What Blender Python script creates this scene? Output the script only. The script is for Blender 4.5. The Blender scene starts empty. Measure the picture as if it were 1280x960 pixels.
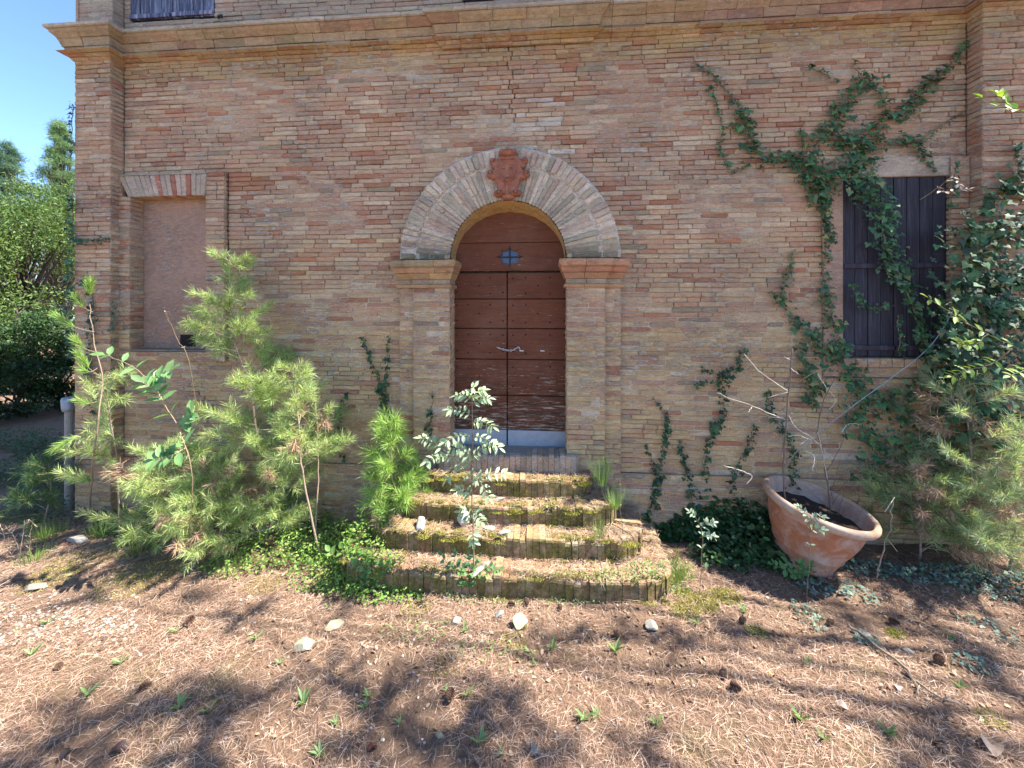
import bpy, math, random
import numpy as np
from mathutils import Vector, Matrix
random.seed(7); rng = np.random.default_rng(7)
R = math.radians
scene = bpy.context.scene
COL = scene.collection
# ------------------------------------------------------------------ camera, sky, sun, exposure
EYE = 2.21; DIST = 3.95; FPX = 500.0; HORIZON = 384.0; YAW = R(4.6)
cam_d = bpy.data.cameras.new('camera'); cam = bpy.data.objects.new('camera', cam_d); COL.objects.link(cam)
cam.location = (0, -DIST, EYE); cam.rotation_euler = (R(90), 0, YAW)
cam_d.sensor_width = 36; cam_d.lens = 36 * FPX / 1280; cam_d.shift_y = -(480 - HORIZON) / 1280
cam_d.clip_start = 0.05; cam_d.clip_end = 500
scene.camera = cam
SUN_EL = R(54); SUN_AZ = R(89.2)        # azimuth clockwise from +Y
world = bpy.data.worlds.new('World'); scene.world = world; world.use_nodes = True
wn = world.node_tree; bg = wn.nodes['Background']
sky = wn.nodes.new('ShaderNodeTexSky'); sky.sky_type = 'NISHITA'; sky.sun_disc = False
sky.sun_elevation = SUN_EL; sky.sun_rotation = SUN_AZ; sky.air_density = 1.0; sky.dust_density = 0.2; sky.ozone_density = 5.0; sky.air_density = 1.0; sky.altitude = 3500
wn.links.new(sky.outputs[0], bg.inputs[0]); bg.inputs[1].default_value = 0.09
sun_d = bpy.data.lights.new('sun', 'SUN'); sun = bpy.data.objects.new('sun', sun_d); COL.objects.link(sun)
sun_d.energy = 3.0; sun_d.angle = R(0.5); sun_d.color = (1.0, 0.95, 0.86)
sdir = Vector((math.sin(SUN_AZ) * math.cos(SUN_EL), math.cos(SUN_AZ) * math.cos(SUN_EL), math.sin(SUN_EL)))
sun.rotation_euler = sdir.to_track_quat('Z', 'Y').to_euler()
scene.view_settings.view_transform = 'Standard'; scene.view_settings.look = 'None'
scene.view_settings.exposure = 2.47; scene.view_settings.gamma = 1.0
scene.cycles.max_bounces = 6; scene.cycles.transparent_max_bounces = 4

# ------------------------------------------------------------------ places: a pixel of the photograph to a point of the world
CF = np.array((-math.sin(YAW), math.cos(YAW), 0.0)); CR = np.array((math.cos(YAW), math.sin(YAW), 0.0))
CC = np.array((0, -DIST, EYE))
def ray(px, py): return CF + CR * ((px - 640) / FPX) + np.array((0, 0, 1.0)) * ((HORIZON - py) / FPX)
def W(px, py, Y=0.0):
    d = ray(px, py); return CC + d * ((Y + DIST) / d[1])
def D(px, py, s): return CC + ray(px, py) * s
def gz(x, y):
    return 0.018 * np.sin(1.7 * x + 0.6) * np.cos(1.3 * y) + 0.012 * np.sin(4.1 * x + 2 * y) + 0.008 * np.sin(9 * x - 7 * y + 1) + 0.05 * np.clip((np.abs(x + .3) - 1.6) / 1.5, 0, 1) * np.clip((y + 1.6) / 1.2, 0, 1)
def G(px, py):
    d = ray(px, py); p = CC + d * (-EYE / d[2])
    for _ in range(3):
        z = float(gz(p[0], p[1])); p = CC + d * ((z - EYE) / d[2])
    return p
def proj(p):
    r = np.asarray(p) - CC; s = r @ CF
    return 640 + FPX * (r @ CR) / s, HORIZON - FPX * r[2] / s, s

# ------------------------------------------------------------------ materials
def newmat(name):
    m = bpy.data.materials.new(name); m.use_nodes = True
    nt = m.node_tree; b = nt.nodes['Principled BSDF']; return m, nt, b
def noise(nt, scale, detail=4, rough=.6, vec=None, dist=0):
    n = nt.nodes.new('ShaderNodeTexNoise'); n.inputs['Scale'].default_value = scale
    n.inputs['Detail'].default_value = detail; n.inputs['Roughness'].default_value = rough; n.inputs['Distortion'].default_value = dist
    if vec is None:
        g = nt.nodes.new('ShaderNodeNewGeometry'); vec = g.outputs['Position']
    nt.links.new(vec, n.inputs['Vector']); return n.outputs['Fac']
def ramp(nt, fac, a, b, ca=(0, 0, 0, 1), cb=(1, 1, 1, 1)):
    r = nt.nodes.new('ShaderNodeValToRGB'); r.color_ramp.elements[0].position = a; r.color_ramp.elements[1].position = b
    r.color_ramp.elements[0].color = ca; r.color_ramp.elements[1].color = cb
    nt.links.new(fac, r.inputs[0]); return r.outputs[0]
def mixc(nt, fac, a, b, mode='MIX'):
    m = nt.nodes.new('ShaderNodeMix'); m.data_type = 'RGBA'; m.blend_type = mode
    for k, v in ((0, fac), (6, a), (7, b)):
        if hasattr(v, 'links') or hasattr(v, 'is_linked'): nt.links.new(v, m.inputs[k])
        else: m.inputs[k].default_value = v if k == 0 else (tuple(v) + (1,) if len(v) == 3 else v)
    return m.outputs[2]
def math_(nt, op, a, b=0.0):
    m = nt.nodes.new('ShaderNodeMath'); m.operation = op
    for k, v in enumerate((a, b)):
        if hasattr(v, 'is_linked'): nt.links.new(v, m.inputs[k])
        else: m.inputs[k].default_value = v
    return m.outputs[0]
def bump(nt, b, h, strength=.4, dist=.004):
    n = nt.nodes.new('ShaderNodeBump'); n.inputs['Strength'].default_value = strength; n.inputs['Distance'].default_value = dist
    nt.links.new(h, n.inputs['Height']); nt.links.new(n.outputs[0], b.inputs['Normal'])
def vcol(nt):
    a = nt.nodes.new('ShaderNodeAttribute'); a.attribute_name = 'Col'; return a.outputs['Color']

def mat_masonry(name, smear=.6, smear_col=(.50, .43, .36), dirt=(.14, .11, .08), dirt_lo=.62, moss=0, stain=.7, mott=1.0):
    m, nt, b = newmat(name)
    geo = nt.nodes.new('ShaderNodeNewGeometry')
    def mapped(sc):
        mp = nt.nodes.new('ShaderNodeMapping'); mp.inputs['Scale'].default_value = sc; nt.links.new(geo.outputs['Position'], mp.inputs[0]); return mp.outputs[0]
    flat = mapped((1, 1, 3.2)); c = vcol(nt)
    # fired colour drifts across the courses: redder, ochre and ashen clouds
    for sc, lo, hi, colr, am in ((2.7, .50, .66, (.40, .20, .13), .55), (3.9, .52, .66, (.45, .33, .20), .6), (6.1, .56, .66, (.33, .12, .07), .35), (5.2, .57, .68, (.34, .28, .21), .6)):
        c = mixc(nt, math_(nt, 'MULTIPLY', ramp(nt, noise(nt, sc, 5, .68, flat, .4), lo, hi), am * mott), c, colr)
    g = noise(nt, 70, 6, .75); c = mixc(nt, 1, c, ramp(nt, g, .25, .75, (.66, .65, .64, 1), (1.28, 1.26, 1.24, 1)), 'MULTIPLY')
    g = noise(nt, 17, 5, .7, flat); c = mixc(nt, 1, c, ramp(nt, g, .3, .7, (.78, .77, .76, 1), (1.18, 1.16, 1.14, 1)), 'MULTIPLY')
    c = mixc(nt, 1, c, ramp(nt, noise(nt, .9, 5, .65), .32, .68, (.84, .82, .80, 1), (1.12, 1.11, 1.09, 1)), 'MULTIPLY')
    run = ramp(nt, noise(nt, 2.2, 6, .75, mapped((3.2, 1, .35))), .54, .72); c = mixc(nt, math_(nt, 'MULTIPLY', run, .16), c, (.20, .16, .12))
    s1 = ramp(nt, noise(nt, 12, 7, .78, flat, .5), .50, .58); s2 = ramp(nt, noise(nt, 1.5, 4, .6), .42, .60)
    s3 = math_(nt, 'MULTIPLY', math_(nt, 'MULTIPLY', s1, s2), smear); c = mixc(nt, s3, c, smear_col)
    w1 = math_(nt, 'MULTIPLY', ramp(nt, noise(nt, 8, 7, .8, flat, .8), .60, .66), ramp(nt, noise(nt, 1.1, 3, .6, dist=.3), .50, .62)); c = mixc(nt, math_(nt, 'MULTIPLY', w1, smear * .9), c, (.62, .58, .54))
    d1 = ramp(nt, noise(nt, 9, 6, .75), dirt_lo, .80); c = mixc(nt, math_(nt, 'MULTIPLY', d1, stain), c, dirt)
    if moss:
        k = ramp(nt, noise(nt, 5, 6, .7), .60 - .3 * moss, .70 - .2 * moss); g2 = noise(nt, 45, 3)
        mc = ramp(nt, g2, .3, .7, (.07, .065, .015, 1), (.27, .24, .05, 1))
        sp = nt.nodes.new('ShaderNodeSeparateXYZ'); nt.links.new(geo.outputs['Normal'], sp.inputs[0]); side = math_(nt, 'SUBTRACT', 1.0, math_(nt, 'ABSOLUTE', sp.outputs[2]))
        k2 = math_(nt, 'MULTIPLY', k, math_(nt, 'ADD', math_(nt, 'MULTIPLY', side, .55), .40)); c = mixc(nt, k2, c, mc)
        dk = math_(nt, 'MULTIPLY', ramp(nt, noise(nt, 11, 6, .75), .38, .62), math_(nt, 'MULTIPLY', side, .75)); c = mixc(nt, dk, c, (.10, .065, .03))
    nt.links.new(c, b.inputs['Base Color']); b.inputs['Roughness'].default_value = .93; b.inputs['Specular IOR Level'].default_value = .2
    h = math_(nt, 'ADD', noise(nt, 90, 6, .75), math_(nt, 'MULTIPLY', noise(nt, 22, 4, .7, flat), 1.6)); h = math_(nt, 'ADD', h, math_(nt, 'MULTIPLY', s3, 1.2)); bump(nt, b, h, .85, .007)
    return m
def mat_leaf(name, trans=.35, rough=.45, tint=(1.2, 1.25, .6)):
    m, nt, b = newmat(name)
    c = mixc(nt, 1, vcol(nt), ramp(nt, noise(nt, 35, 3), .3, .7, (.8, .8, .8, 1), (1.2, 1.2, 1.2, 1)), 'MULTIPLY')
    nt.links.new(c, b.inputs['Base Color']); b.inputs['Roughness'].default_value = rough; b.inputs['Specular IOR Level'].default_value = .35
    t = nt.nodes.new('ShaderNodeBsdfTranslucent'); nt.links.new(mixc(nt, 1, c, tint, 'MULTIPLY'), t.inputs[0])
    mx = nt.nodes.new('ShaderNodeMixShader'); mx.inputs[0].default_value = trans
    nt.links.new(b.outputs[0], mx.inputs[1]); nt.links.new(t.outputs[0], mx.inputs[2])
    nt.links.new(mx.outputs[0], nt.nodes['Material Output'].inputs[0]); return m
def mat_simple(name, rough=.85, gs=40, amp=.25, bs=.4, bd=.004, metal=0, spec=.3, col=None):
    m, nt, b = newmat(name)
    base = vcol(nt) if col is None else col
    c = mixc(nt, 1, base, ramp(nt, noise(nt, gs, 6, .7), .25, .75, (1 - amp,) * 3 + (1,), (1 + amp,) * 3 + (1,)), 'MULTIPLY')
    nt.links.new(c, b.inputs['Base Color']); b.inputs['Roughness'].default_value = rough; b.inputs['Metallic'].default_value = metal
    b.inputs['Specular IOR Level'].default_value = spec
    bump(nt, b, noise(nt, gs * 1.5, 5, .7), bs, bd); return m

M = {}
M['brick'] = mat_masonry('old_brick', smear=.75, dirt_lo=.60, stain=.45)
M['mortar'] = mat_masonry('lime_mortar', smear=.5, smear_col=(.5, .45, .4), dirt=(.12, .09, .06), dirt_lo=.55, mott=.5)
M['arch'] = mat_masonry('weathered_arch_brick', smear=.75, smear_col=(.50, .44, .37), dirt=(.075, .07, .045), dirt_lo=.55, stain=.8, mott=.45)
M['cornice'] = mat_masonry('terracotta_cornice', smear=.35, smear_col=(.45, .38, .28), dirt=(.10, .07, .05), dirt_lo=.50, mott=.35)
M['stepbrick'] = mat_masonry('mossy_step_brick', smear=.5, smear_col=(.50, .44, .36), dirt=(.08, .06, .03), dirt_lo=.55, moss=.75)
M['plaster'] = mat_masonry('pink_plaster', smear=.8, smear_col=(.46, .36, .30), dirt=(.20, .14, .10), dirt_lo=.48, stain=.55, mott=.35)
M['terracotta'] = mat_simple('terracotta', .85, 9, .2, .4, .004)
M['bark'] = mat_simple('bark', .95, 60, .35, .8, .004)
M['leaf'] = mat_leaf('leaf', .35)
M['ivy'] = mat_leaf('ivy_leaf', .16, .62)
M['needle'] = mat_leaf('pine_needle', .38, .5)
M['dry'] = mat_leaf('dry_litter', .12, .7, (1.1, .9, .7))
M['stone'] = mat_simple('stone', .9, 30, .22, .7, .006)
M['metal'] = mat_simple('galvanised_sheet', .5, 14, .18, .15, .002, metal=.35, spec=.5)
M['iron'] = mat_simple('iron', .5, 50, .3, .3, .001, metal=.7, spec=.5)
def mat_pot():
    m, nt, b = newmat('weathered_terracotta'); c = vcol(nt)
    c = mixc(nt, 1, c, ramp(nt, noise(nt, 14, 6, .7), .25, .75, (.7, .68, .66, 1), (1.2, 1.2, 1.2, 1)), 'MULTIPLY')
    c = mixc(nt, math_(nt, 'MULTIPLY', ramp(nt, noise(nt, 4.2, 6, .72, dist=.6), .44, .62), .75), c, (.48, .38, .30))
    c = mixc(nt, math_(nt, 'MULTIPLY', ramp(nt, noise(nt, 6, 6, .75, dist=.8), .56, .72), .7), c, (.16, .12, .075))
    nt.links.new(c, b.inputs['Base Color']); b.inputs['Roughness'].default_value = .9; b.inputs['Specular IOR Level'].default_value = .2
    bump(nt, b, math_(nt, 'ADD', noise(nt, 60, 5, .7), noise(nt, 12, 4)), .5, .004); return m
M['potmat'] = mat_pot()
M['crest'] = mat_masonry('eroded_terracotta', smear=.25, smear_col=(.45, .30, .22), dirt=(.13, .06, .04), dirt_lo=.50, stain=.7, mott=.15)
M['soil'] = mat_simple('soil', 1, 50, .5, 1, .01)
M['moss'] = mat_leaf('moss', .2, .9)
def mat_door():
    m, nt, b = newmat('painted_door_wood')
    g = nt.nodes.new('ShaderNodeNewGeometry'); mp = nt.nodes.new('ShaderNodeMapping'); mp.inputs['Scale'].default_value = (.7, 1, 9)
    nt.links.new(g.outputs['Position'], mp.inputs[0])
    c = vcol(nt); n1 = noise(nt, 7, 6, .7, mp.outputs[0]); c = mixc(nt, 1, c, ramp(nt, n1, .25, .75, (.7, .7, .7, 1), (1.25, 1.2, 1.15, 1)), 'MULTIPLY')
    sp = nt.nodes.new('ShaderNodeSeparateXYZ'); nt.links.new(g.outputs['Position'], sp.inputs[0])
    mr = nt.nodes.new('ShaderNodeMapRange'); nt.links.new(sp.outputs[2], mr.inputs[0])
    for k, v in ((1, 1.78), (2, 1.0), (3, 0.0), (4, .115)): mr.inputs[k].default_value = v
    c = mixc(nt, math_(nt, 'MULTIPLY', ramp(nt, noise(nt, 2.2, 5, .7), .45, .7), .45), c, (.20, .10, .06)); c = mixc(nt, math_(nt, 'MULTIPLY', ramp(nt, noise(nt, 26, 5, .7, mp.outputs[0]), .52, .72), .5), c, (.07, .025, .015)); n2 = noise(nt, 9, 8, .75, mp.outputs[0]); peel = ramp(nt, math_(nt, 'ADD', n2, mr.outputs[0]), .635, .66)
    wood = mixc(nt, noise(nt, 30, 4, .6, mp.outputs[0]), (.20, .14, .10), (.62, .52, .42)); c = mixc(nt, peel, c, wood)
    dk = ramp(nt, math_(nt, 'ADD', noise(nt, 5, 6, .7, mp.outputs[0]), mr.outputs[0]), .55, .70); c = mixc(nt, math_(nt, 'MULTIPLY', dk, .8), c, (.05, .03, .02))
    nt.links.new(c, b.inputs['Base Color']); b.inputs['Roughness'].default_value = .8; b.inputs['Specular IOR Level'].default_value = .2
    bump(nt, b, math_(nt, 'SUBTRACT', noise(nt, 16, 6, .7, mp.outputs[0]), peel), .5, .004); return m
M['door'] = mat_door()
def mat_shutter(name, a, b_, rough=.8):
    m, nt, b = newmat(name)
    g = nt.nodes.new('ShaderNodeNewGeometry'); mp = nt.nodes.new('ShaderNodeMapping'); mp.inputs['Scale'].default_value = (14, 6, .7)
    nt.links.new(g.outputs['Position'], mp.inputs[0])
    c = mixc(nt, ramp(nt, noise(nt, 2.6, 7, .75, mp.outputs[0]), .48, .72), a, b_); c = mixc(nt, 1, c, vcol(nt), 'MULTIPLY')
    nt.links.new(c, b.inputs['Base Color']); b.inputs['Roughness'].default_value = rough
    bump(nt, b, noise(nt, 5, 6, .7, mp.outputs[0]), .5, .004); return m
M['shutter'] = mat_shutter('dark_shutter_wood', (.020, .016, .024), (.07, .065, .085))
M['shutter_pale'] = mat_shutter('bleached_shutter_wood', (.035, .045, .085), (.36, .38, .46))
def mat_ground():
    m, nt, b = newmat('forest_floor')
    n1 = noise(nt, 55, 8, .8, dist=.5); n2 = noise(nt, 1.4, 5, .65); n3 = noise(nt, 9, 5, .7)
    c = mixc(nt, ramp(nt, n1, .3, .7), (.09, .055, .038), (.38, .245, .165))
    c = mixc(nt, math_(nt, 'MULTIPLY', ramp(nt, n3, .52, .66), .6), c, (.10, .07, .05))
    c = mixc(nt, math_(nt, 'MULTIPLY', ramp(nt, n2, .56, .70), .45), c, (.20, .19, .06))
    nt.links.new(c, b.inputs['Base Color']); b.inputs['Roughness'].default_value = 1; b.inputs['Specular IOR Level'].default_value = .1
    bump(nt, b, math_(nt, 'ADD', n1, n3), 1, .02); return m
M['ground'] = mat_ground()

# ------------------------------------------------------------------ builders
WLOC = {}
def link(o, parent, wl):
    COL.objects.link(o); WLOC[o] = np.array(wl, float)
    if parent is not None:
        o.parent = parent; o.location = Vector(WLOC[o] - WLOC[parent])
    else: o.location = Vector(WLOC[o])
    return o
def tag(o, label=None, cat=None, group=None, kind=None):
    if label: o['label'] = label
    if cat: o['category'] = cat
    if group: o['group'] = group
    if kind: o['kind'] = kind
    return o
def empty(name, loc, parent=None, label=None, cat=None, group=None):
    o = bpy.data.objects.new(name, None); o.empty_display_size = .1
    return tag(link(o, parent, loc), label, cat, group)
class MB:
    def __init__(s): s.v = []; s.f = []; s.c = []
    def add(s, vs, fs, col=(1, 1, 1)):
        n = len(s.v); s.v.extend([tuple(map(float, v)) for v in vs]); s.f.extend([tuple(i + n for i in f) for f in fs]); s.c.extend([tuple(col)] * len(vs))
    def build(s, name, mat, parent=None, smooth=False, kind=None, loc=None):
        v = np.array(s.v); c = v.mean(0) if loc is None else np.array(loc); c = c.copy()
        if loc is None: c[2] = v[:, 2].min()
        me = bpy.data.meshes.new(name); me.from_pydata((v - c).tolist(), [], s.f)
        a = me.color_attributes.new('Col', 'FLOAT_COLOR', 'POINT'); cc = np.ones((len(v), 4), np.float32); cc[:, :3] = np.array(s.c)
        a.data.foreach_set('color', cc.ravel()); me.materials.append(mat)
        if smooth: me.polygons.foreach_set('use_smooth', [True] * len(me.polygons))
        me.update(); o = bpy.data.objects.new(name, me); link(o, parent, c)
        if kind: o['kind'] = kind
        return o
def jit(c, a=.12):
    k = 1 + random.uniform(-a, a); return tuple(max(.005, x * k * (1 + random.uniform(-a, a) * .25)) for x in c)
def box(mb, a, b, col=(1, 1, 1), bev=0.0):
    x0, y0, z0 = a; x1, y1, z1 = b
    if bev <= 0:
        vs = [(x, y, z) for z in (z0, z1) for (x, y) in ((x0, y0), (x1, y0), (x1, y1), (x0, y1))]
        mb.add(vs, [(3, 2, 1, 0), (4, 5, 6, 7), (0, 1, 5, 4), (1, 2, 6, 5), (2, 3, 7, 6), (3, 0, 4, 7)], col); return
    vs = []
    for z, k in ((z0, bev), (z0 + bev, 0), (z1 - bev, 0), (z1, bev)):
        X0, X1, Y0, Y1, e = x0 + k, x1 - k, y0 + k, y1 - k, bev * .7
        vs += [(X0 + e, Y0, z), (X1 - e, Y0, z), (X1, Y0 + e, z), (X1, Y1 - e, z), (X1 - e, Y1, z), (X0 + e, Y1, z), (X0, Y1 - e, z), (X0, Y0 + e, z)]
    fs = [tuple(reversed(range(8))), tuple(range(24, 32))]
    for r in range(3):
        for i in range(8): fs.append((r * 8 + i, r * 8 + (i + 1) % 8, r * 8 + 8 + (i + 1) % 8, r * 8 + 8 + i))
    mb.add(vs, fs, col)
def brickq(mb, cs, N, depth, col, chip=.006, bev=.005, out=0.0, rough=.0018):
    """a worn brick: cs = four corners of its face (counter-clockwise seen from outside), N = outward"""
    cs = [np.asarray(c, float) for c in cs]; N = np.asarray(N, float); ctr = sum(cs) / 4
    ring = []
    for i in range(4):
        p, q, r_ = cs[i], cs[i - 1], cs[(i + 1) % 4]
        for t in (q, r_):
            d = t - p; L = np.linalg.norm(d); k = min(.35, chip * random.uniform(.5, 1.8) / max(L, 1e-4)); ring.append(p + d * k + np.array([random.uniform(-rough, rough) for _ in range(3)]))
    front = []
    for p in ring:
        d = ctr - p; U = cs[1] - cs[0]; V = cs[3] - cs[0]; u = U / np.linalg.norm(U); v = V / np.linalg.norm(V)
        front.append(p + u * np.sign(d @ u) * bev * random.uniform(.6, 1.3) + v * np.sign(d @ v) * bev * random.uniform(.6, 1.3) + N * (out + random.uniform(-.0012, .0012)))
    mid = [p + N * (out - bev) for p in ring]; back = [p - N * depth for p in ring]
    fs = [tuple(range(8))]
    for i in range(8):
        j = (i + 1) % 8; fs += [(i, 8 + i, 8 + j, j), (8 + i, 16 + i, 16 + j, 8 + j)]
    mb.add(front + mid + back, fs, col)
def tube(mb, pts, r0, r1, sides=6, col=(.2, .15, .1), jitr=0.0):
    pts = [np.asarray(p, float) for p in pts]; n = len(pts); vs = []; up = np.array((.13, .31, .94)); prev = None
    for i, p in enumerate(pts):
        t = pts[min(i + 1, n - 1)] - pts[max(i - 1, 0)]; t = t / (np.linalg.norm(t) + 1e-9)
        a = np.cross(t, up) if prev is None else prev - t * (prev @ t)
        if np.linalg.norm(a) < 1e-3: a = np.cross(t, (1, 0, 0))
        a = a / np.linalg.norm(a); b = np.cross(t, a); prev = a
        r = (r0 + (r1 - r0) * i / max(1, n - 1)) * (1 + random.uniform(-jitr, jitr))
        for k in range(sides):
            w = 2 * math.pi * k / sides; vs.append(p + a * math.cos(w) * r + b * math.sin(w) * r)
    fs = [tuple(reversed(range(sides))), tuple(range((n - 1) * sides, n * sides))]
    for i in range(n - 1):
        for k in range(sides): fs.append((i * sides + k, i * sides + (k + 1) % sides, (i + 1) * sides + (k + 1) % sides, (i + 1) * sides + k))
    mb.add(vs, fs, col)
def smooth_path(pts, n=4, wob=0.0):
    """Catmull-Rom through points"""
    P = [np.asarray(p, float) for p in pts]; out = []
    for i in range(len(P) - 1):
        a, b, c, d = P[max(i - 1, 0)], P[i], P[i + 1], P[min(i + 2, len(P) - 1)]
        for k in range(n):
            t = k / n; q = .5 * ((2 * b) + (-a + c) * t + (2 * a - 5 * b + 4 * c - d) * t * t + (-a + 3 * b - 3 * c + d) * t ** 3)
            out.append(q + (rng.normal(0, wob, 3) if wob else 0))
    out.append(P[-1]); return out
def lathe(mb, prof, n=48, col=(1, 1, 1), Mx=None, closed=False):
    vs = []; m = len(prof)
    for k in range(n):
        w = 2 * math.pi * k / n
        for r, z in prof:
            v = Vector((r * math.cos(w), r * math.sin(w), z)); vs.append((Mx @ v) if Mx else v)
    fs = []
    for k in range(n):
        k2 = (k + 1) % n
        for i in range(m - 1): fs.append((k * m + i, k2 * m + i, k2 * m + i + 1, k * m + i + 1))
    mb.add([tuple(v) for v in vs], fs, col)
# mass scatter of small faces
T_NEEDLE = (np.array([(-.5, 0, 0), (.5, 0, 0), (.35, .6, .02), (0, 1, .0)]), [(0, 1, 2), (0, 2, 3)])
T_GNEEDLE = (np.array([(-.5, 0, 0), (.5, 0, 0), (.5, .5, .10), (-.5, .5, .10), (0, 1, 0)]), [(0, 1, 2), (0, 2, 3), (3, 2, 4)])
T_OVAL = (np.array([(0, 0, 0), (.34, .28, .07), (.36, .62, .06), (0, 1, -.06), (-.36, .62, .06), (-.34, .28, .07), (0, .45, -.02)]), [(0, 1, 6), (1, 2, 6), (2, 3, 6), (3, 4, 6), (4, 5, 6), (5, 0, 6)])
T_IVY = (np.array([(0, .22, 0), (.30, 0, .02), (.50, .30, .0), (.28, .52, .04), (0, 1, -.05), (-.28, .52, .04), (-.50, .30, .0), (-.30, 0, .02), (0, .42, .06)]), [(0, 1, 8), (1, 2, 8), (2, 3, 8), (3, 4, 8), (4, 5, 8), (5, 6, 8), (6, 7, 8), (7, 0, 8)])
T_BLADE = (np.array([(-.5, 0, 0), (.5, 0, 0), (.4, .5, .0), (-.4, .5, .0), (.2, .85, -.10), (-.2, .85, -.10), (0, 1, -.22)]), [(0, 1, 2), (0, 2, 3), (3, 2, 4), (3, 4, 5), (5, 4, 6)])
class Fol:
    def __init__(s): s.P = []; s.Y = []; s.Z = []; s.S = []; s.Wd = []; s.C = []
    def add(s, P, Y, Z, L, Wd, C):
        n = len(P); s.P.append(np.asarray(P, float)); s.Y.append(np.asarray(Y, float)); s.Z.append(np.asarray(Z, float))
        s.S.append(np.broadcast_to(np.asarray(L, float), (n,)).copy()); s.Wd.append(np.broadcast_to(np.asarray(Wd, float), (n,)).copy()); s.C.append(np.broadcast_to(np.asarray(C, float), (n, 3)).copy())
    def n(s): return sum(len(p) for p in s.P)
    def build(s, name, T, mat, parent=None, kind=None):
        P = np.concatenate(s.P); Y = np.concatenate(s.Y); Z = np.concatenate(s.Z); L = np.concatenate(s.S); Wd = np.concatenate(s.Wd); C = np.concatenate(s.C)
        Y = Y / (np.linalg.norm(Y, axis=1, keepdims=True) + 1e-9); X = np.cross(Y, Z); X = X / (np.linalg.norm(X, axis=1, keepdims=True) + 1e-9); Z = np.cross(X, Y)
        tv, tf = T; k = len(tv); n = len(P)
        V = P[:, None, :] + X[:, None, :] * (tv[None, :, 0, None] * Wd[:, None, None]) + Y[:, None, :] * (tv[None, :, 1, None] * L[:, None, None]) + Z[:, None, :] * (tv[None, :, 2, None] * L[:, None, None])
        V = V.reshape(-1, 3); c = V.mean(0); c[2] = V[:, 2].min()
        F = (np.array(tf)[None] + (np.arange(n) * k)[:, None, None]).reshape(-1, 3)
        me = bpy.data.meshes.new(name); me.vertices.add(len(V)); me.vertices.foreach_set('co', (V - c).astype(np.float32).ravel())
        me.loops.add(F.size); me.loops.foreach_set('vertex_index', F.ravel().astype(np.int32))
        me.polygons.add(len(F)); me.polygons.foreach_set('loop_start', np.arange(0, F.size, 3, dtype=np.int32))
        try: me.polygons.foreach_set('loop_total', np.full(len(F), 3, dtype=np.int32))
        except Exception: pass
        me.update(calc_edges=True); me.validate()
        a = me.color_attributes.new('Col', 'FLOAT_COLOR', 'POINT'); cc = np.ones((len(V), 4), np.float32); cc[:, :3] = np.repeat(C, k, 0); a.data.foreach_set('color', cc.ravel())
        me.materials.append(mat); o = bpy.data.objects.new(name, me); link(o, parent, c)
        if kind: o['kind'] = kind
        return o
def rdir(n):
    v = rng.normal(size=(n, 3)); return v / np.linalg.norm(v, axis=1, keepdims=True)
def vary(c, n, a=.25, b=.1):
    return np.clip(np.array(c)[None] * (1 + rng.uniform(-a, a, (n, 1))) * (1 + rng.uniform(-b, b, (n, 3))), .003, 1)
def sweep(mb, path, prof, col):
    """mitred moulding: path = plan points, outward is to the right of travel; prof = (offset, z)"""
    P = [np.array(p, float) for p in path]; n = len(P); rows = []
    for i in range(n):
        def nrm(a, b): d = b - a; d /= np.linalg.norm(d); return np.array((d[1], -d[0]))
        if i == 0: m = nrm(P[0], P[1])
        elif i == n - 1: m = nrm(P[-2], P[-1])
        else:
            a, b = nrm(P[i - 1], P[i]), nrm(P[i], P[i + 1]); m = (a + b) / max(.3, 1 + a @ b)
        rows.append([(P[i][0] + m[0] * o, P[i][1] + m[1] * o, z) for o, z in prof])
    k = len(prof); vs = [v for r in rows for v in r]; fs = []
    for i in range(n - 1):
        for j in range(k - 1): fs.append((i * k + j, (i + 1) * k + j, (i + 1) * k + j + 1, i * k + j + 1))
    fs.append(tuple(range(k))); fs.append(tuple(reversed(range((n - 1) * k, n * k)))); mb.add(vs, fs, col)

# ------------------------------------------------------------------ the ground
def ground_sheet():
    xs = np.unique(np.concatenate([np.linspace(-70, -8, 14), np.linspace(-8, 6, 150), np.linspace(6, 60, 12)]))
    ys = np.unique(np.concatenate([np.linspace(-40, -4, 8), np.linspace(-4, .6, 60), np.linspace(.6, 110, 20)]))
    mb = MB(); X, Y = np.meshgrid(xs, ys); Z = gz(X, Y); Z = Z - np.clip((np.hypot(X, Y) - 10) / 100, 0, .3) * .2
    nx = len(xs); vs = np.stack([X.ravel(), Y.ravel(), Z.ravel()], 1)
    fs = [(j * nx + i, j * nx + i + 1, (j + 1) * nx + i + 1, (j + 1) * nx + i) for j in range(len(ys) - 1) for i in range(nx - 1)]
    mb.add(vs, fs, (.3, .2, .13)); o = mb.build('ground', M['ground'], smooth=True, kind='structure'); return o
ground_sheet()

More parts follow.
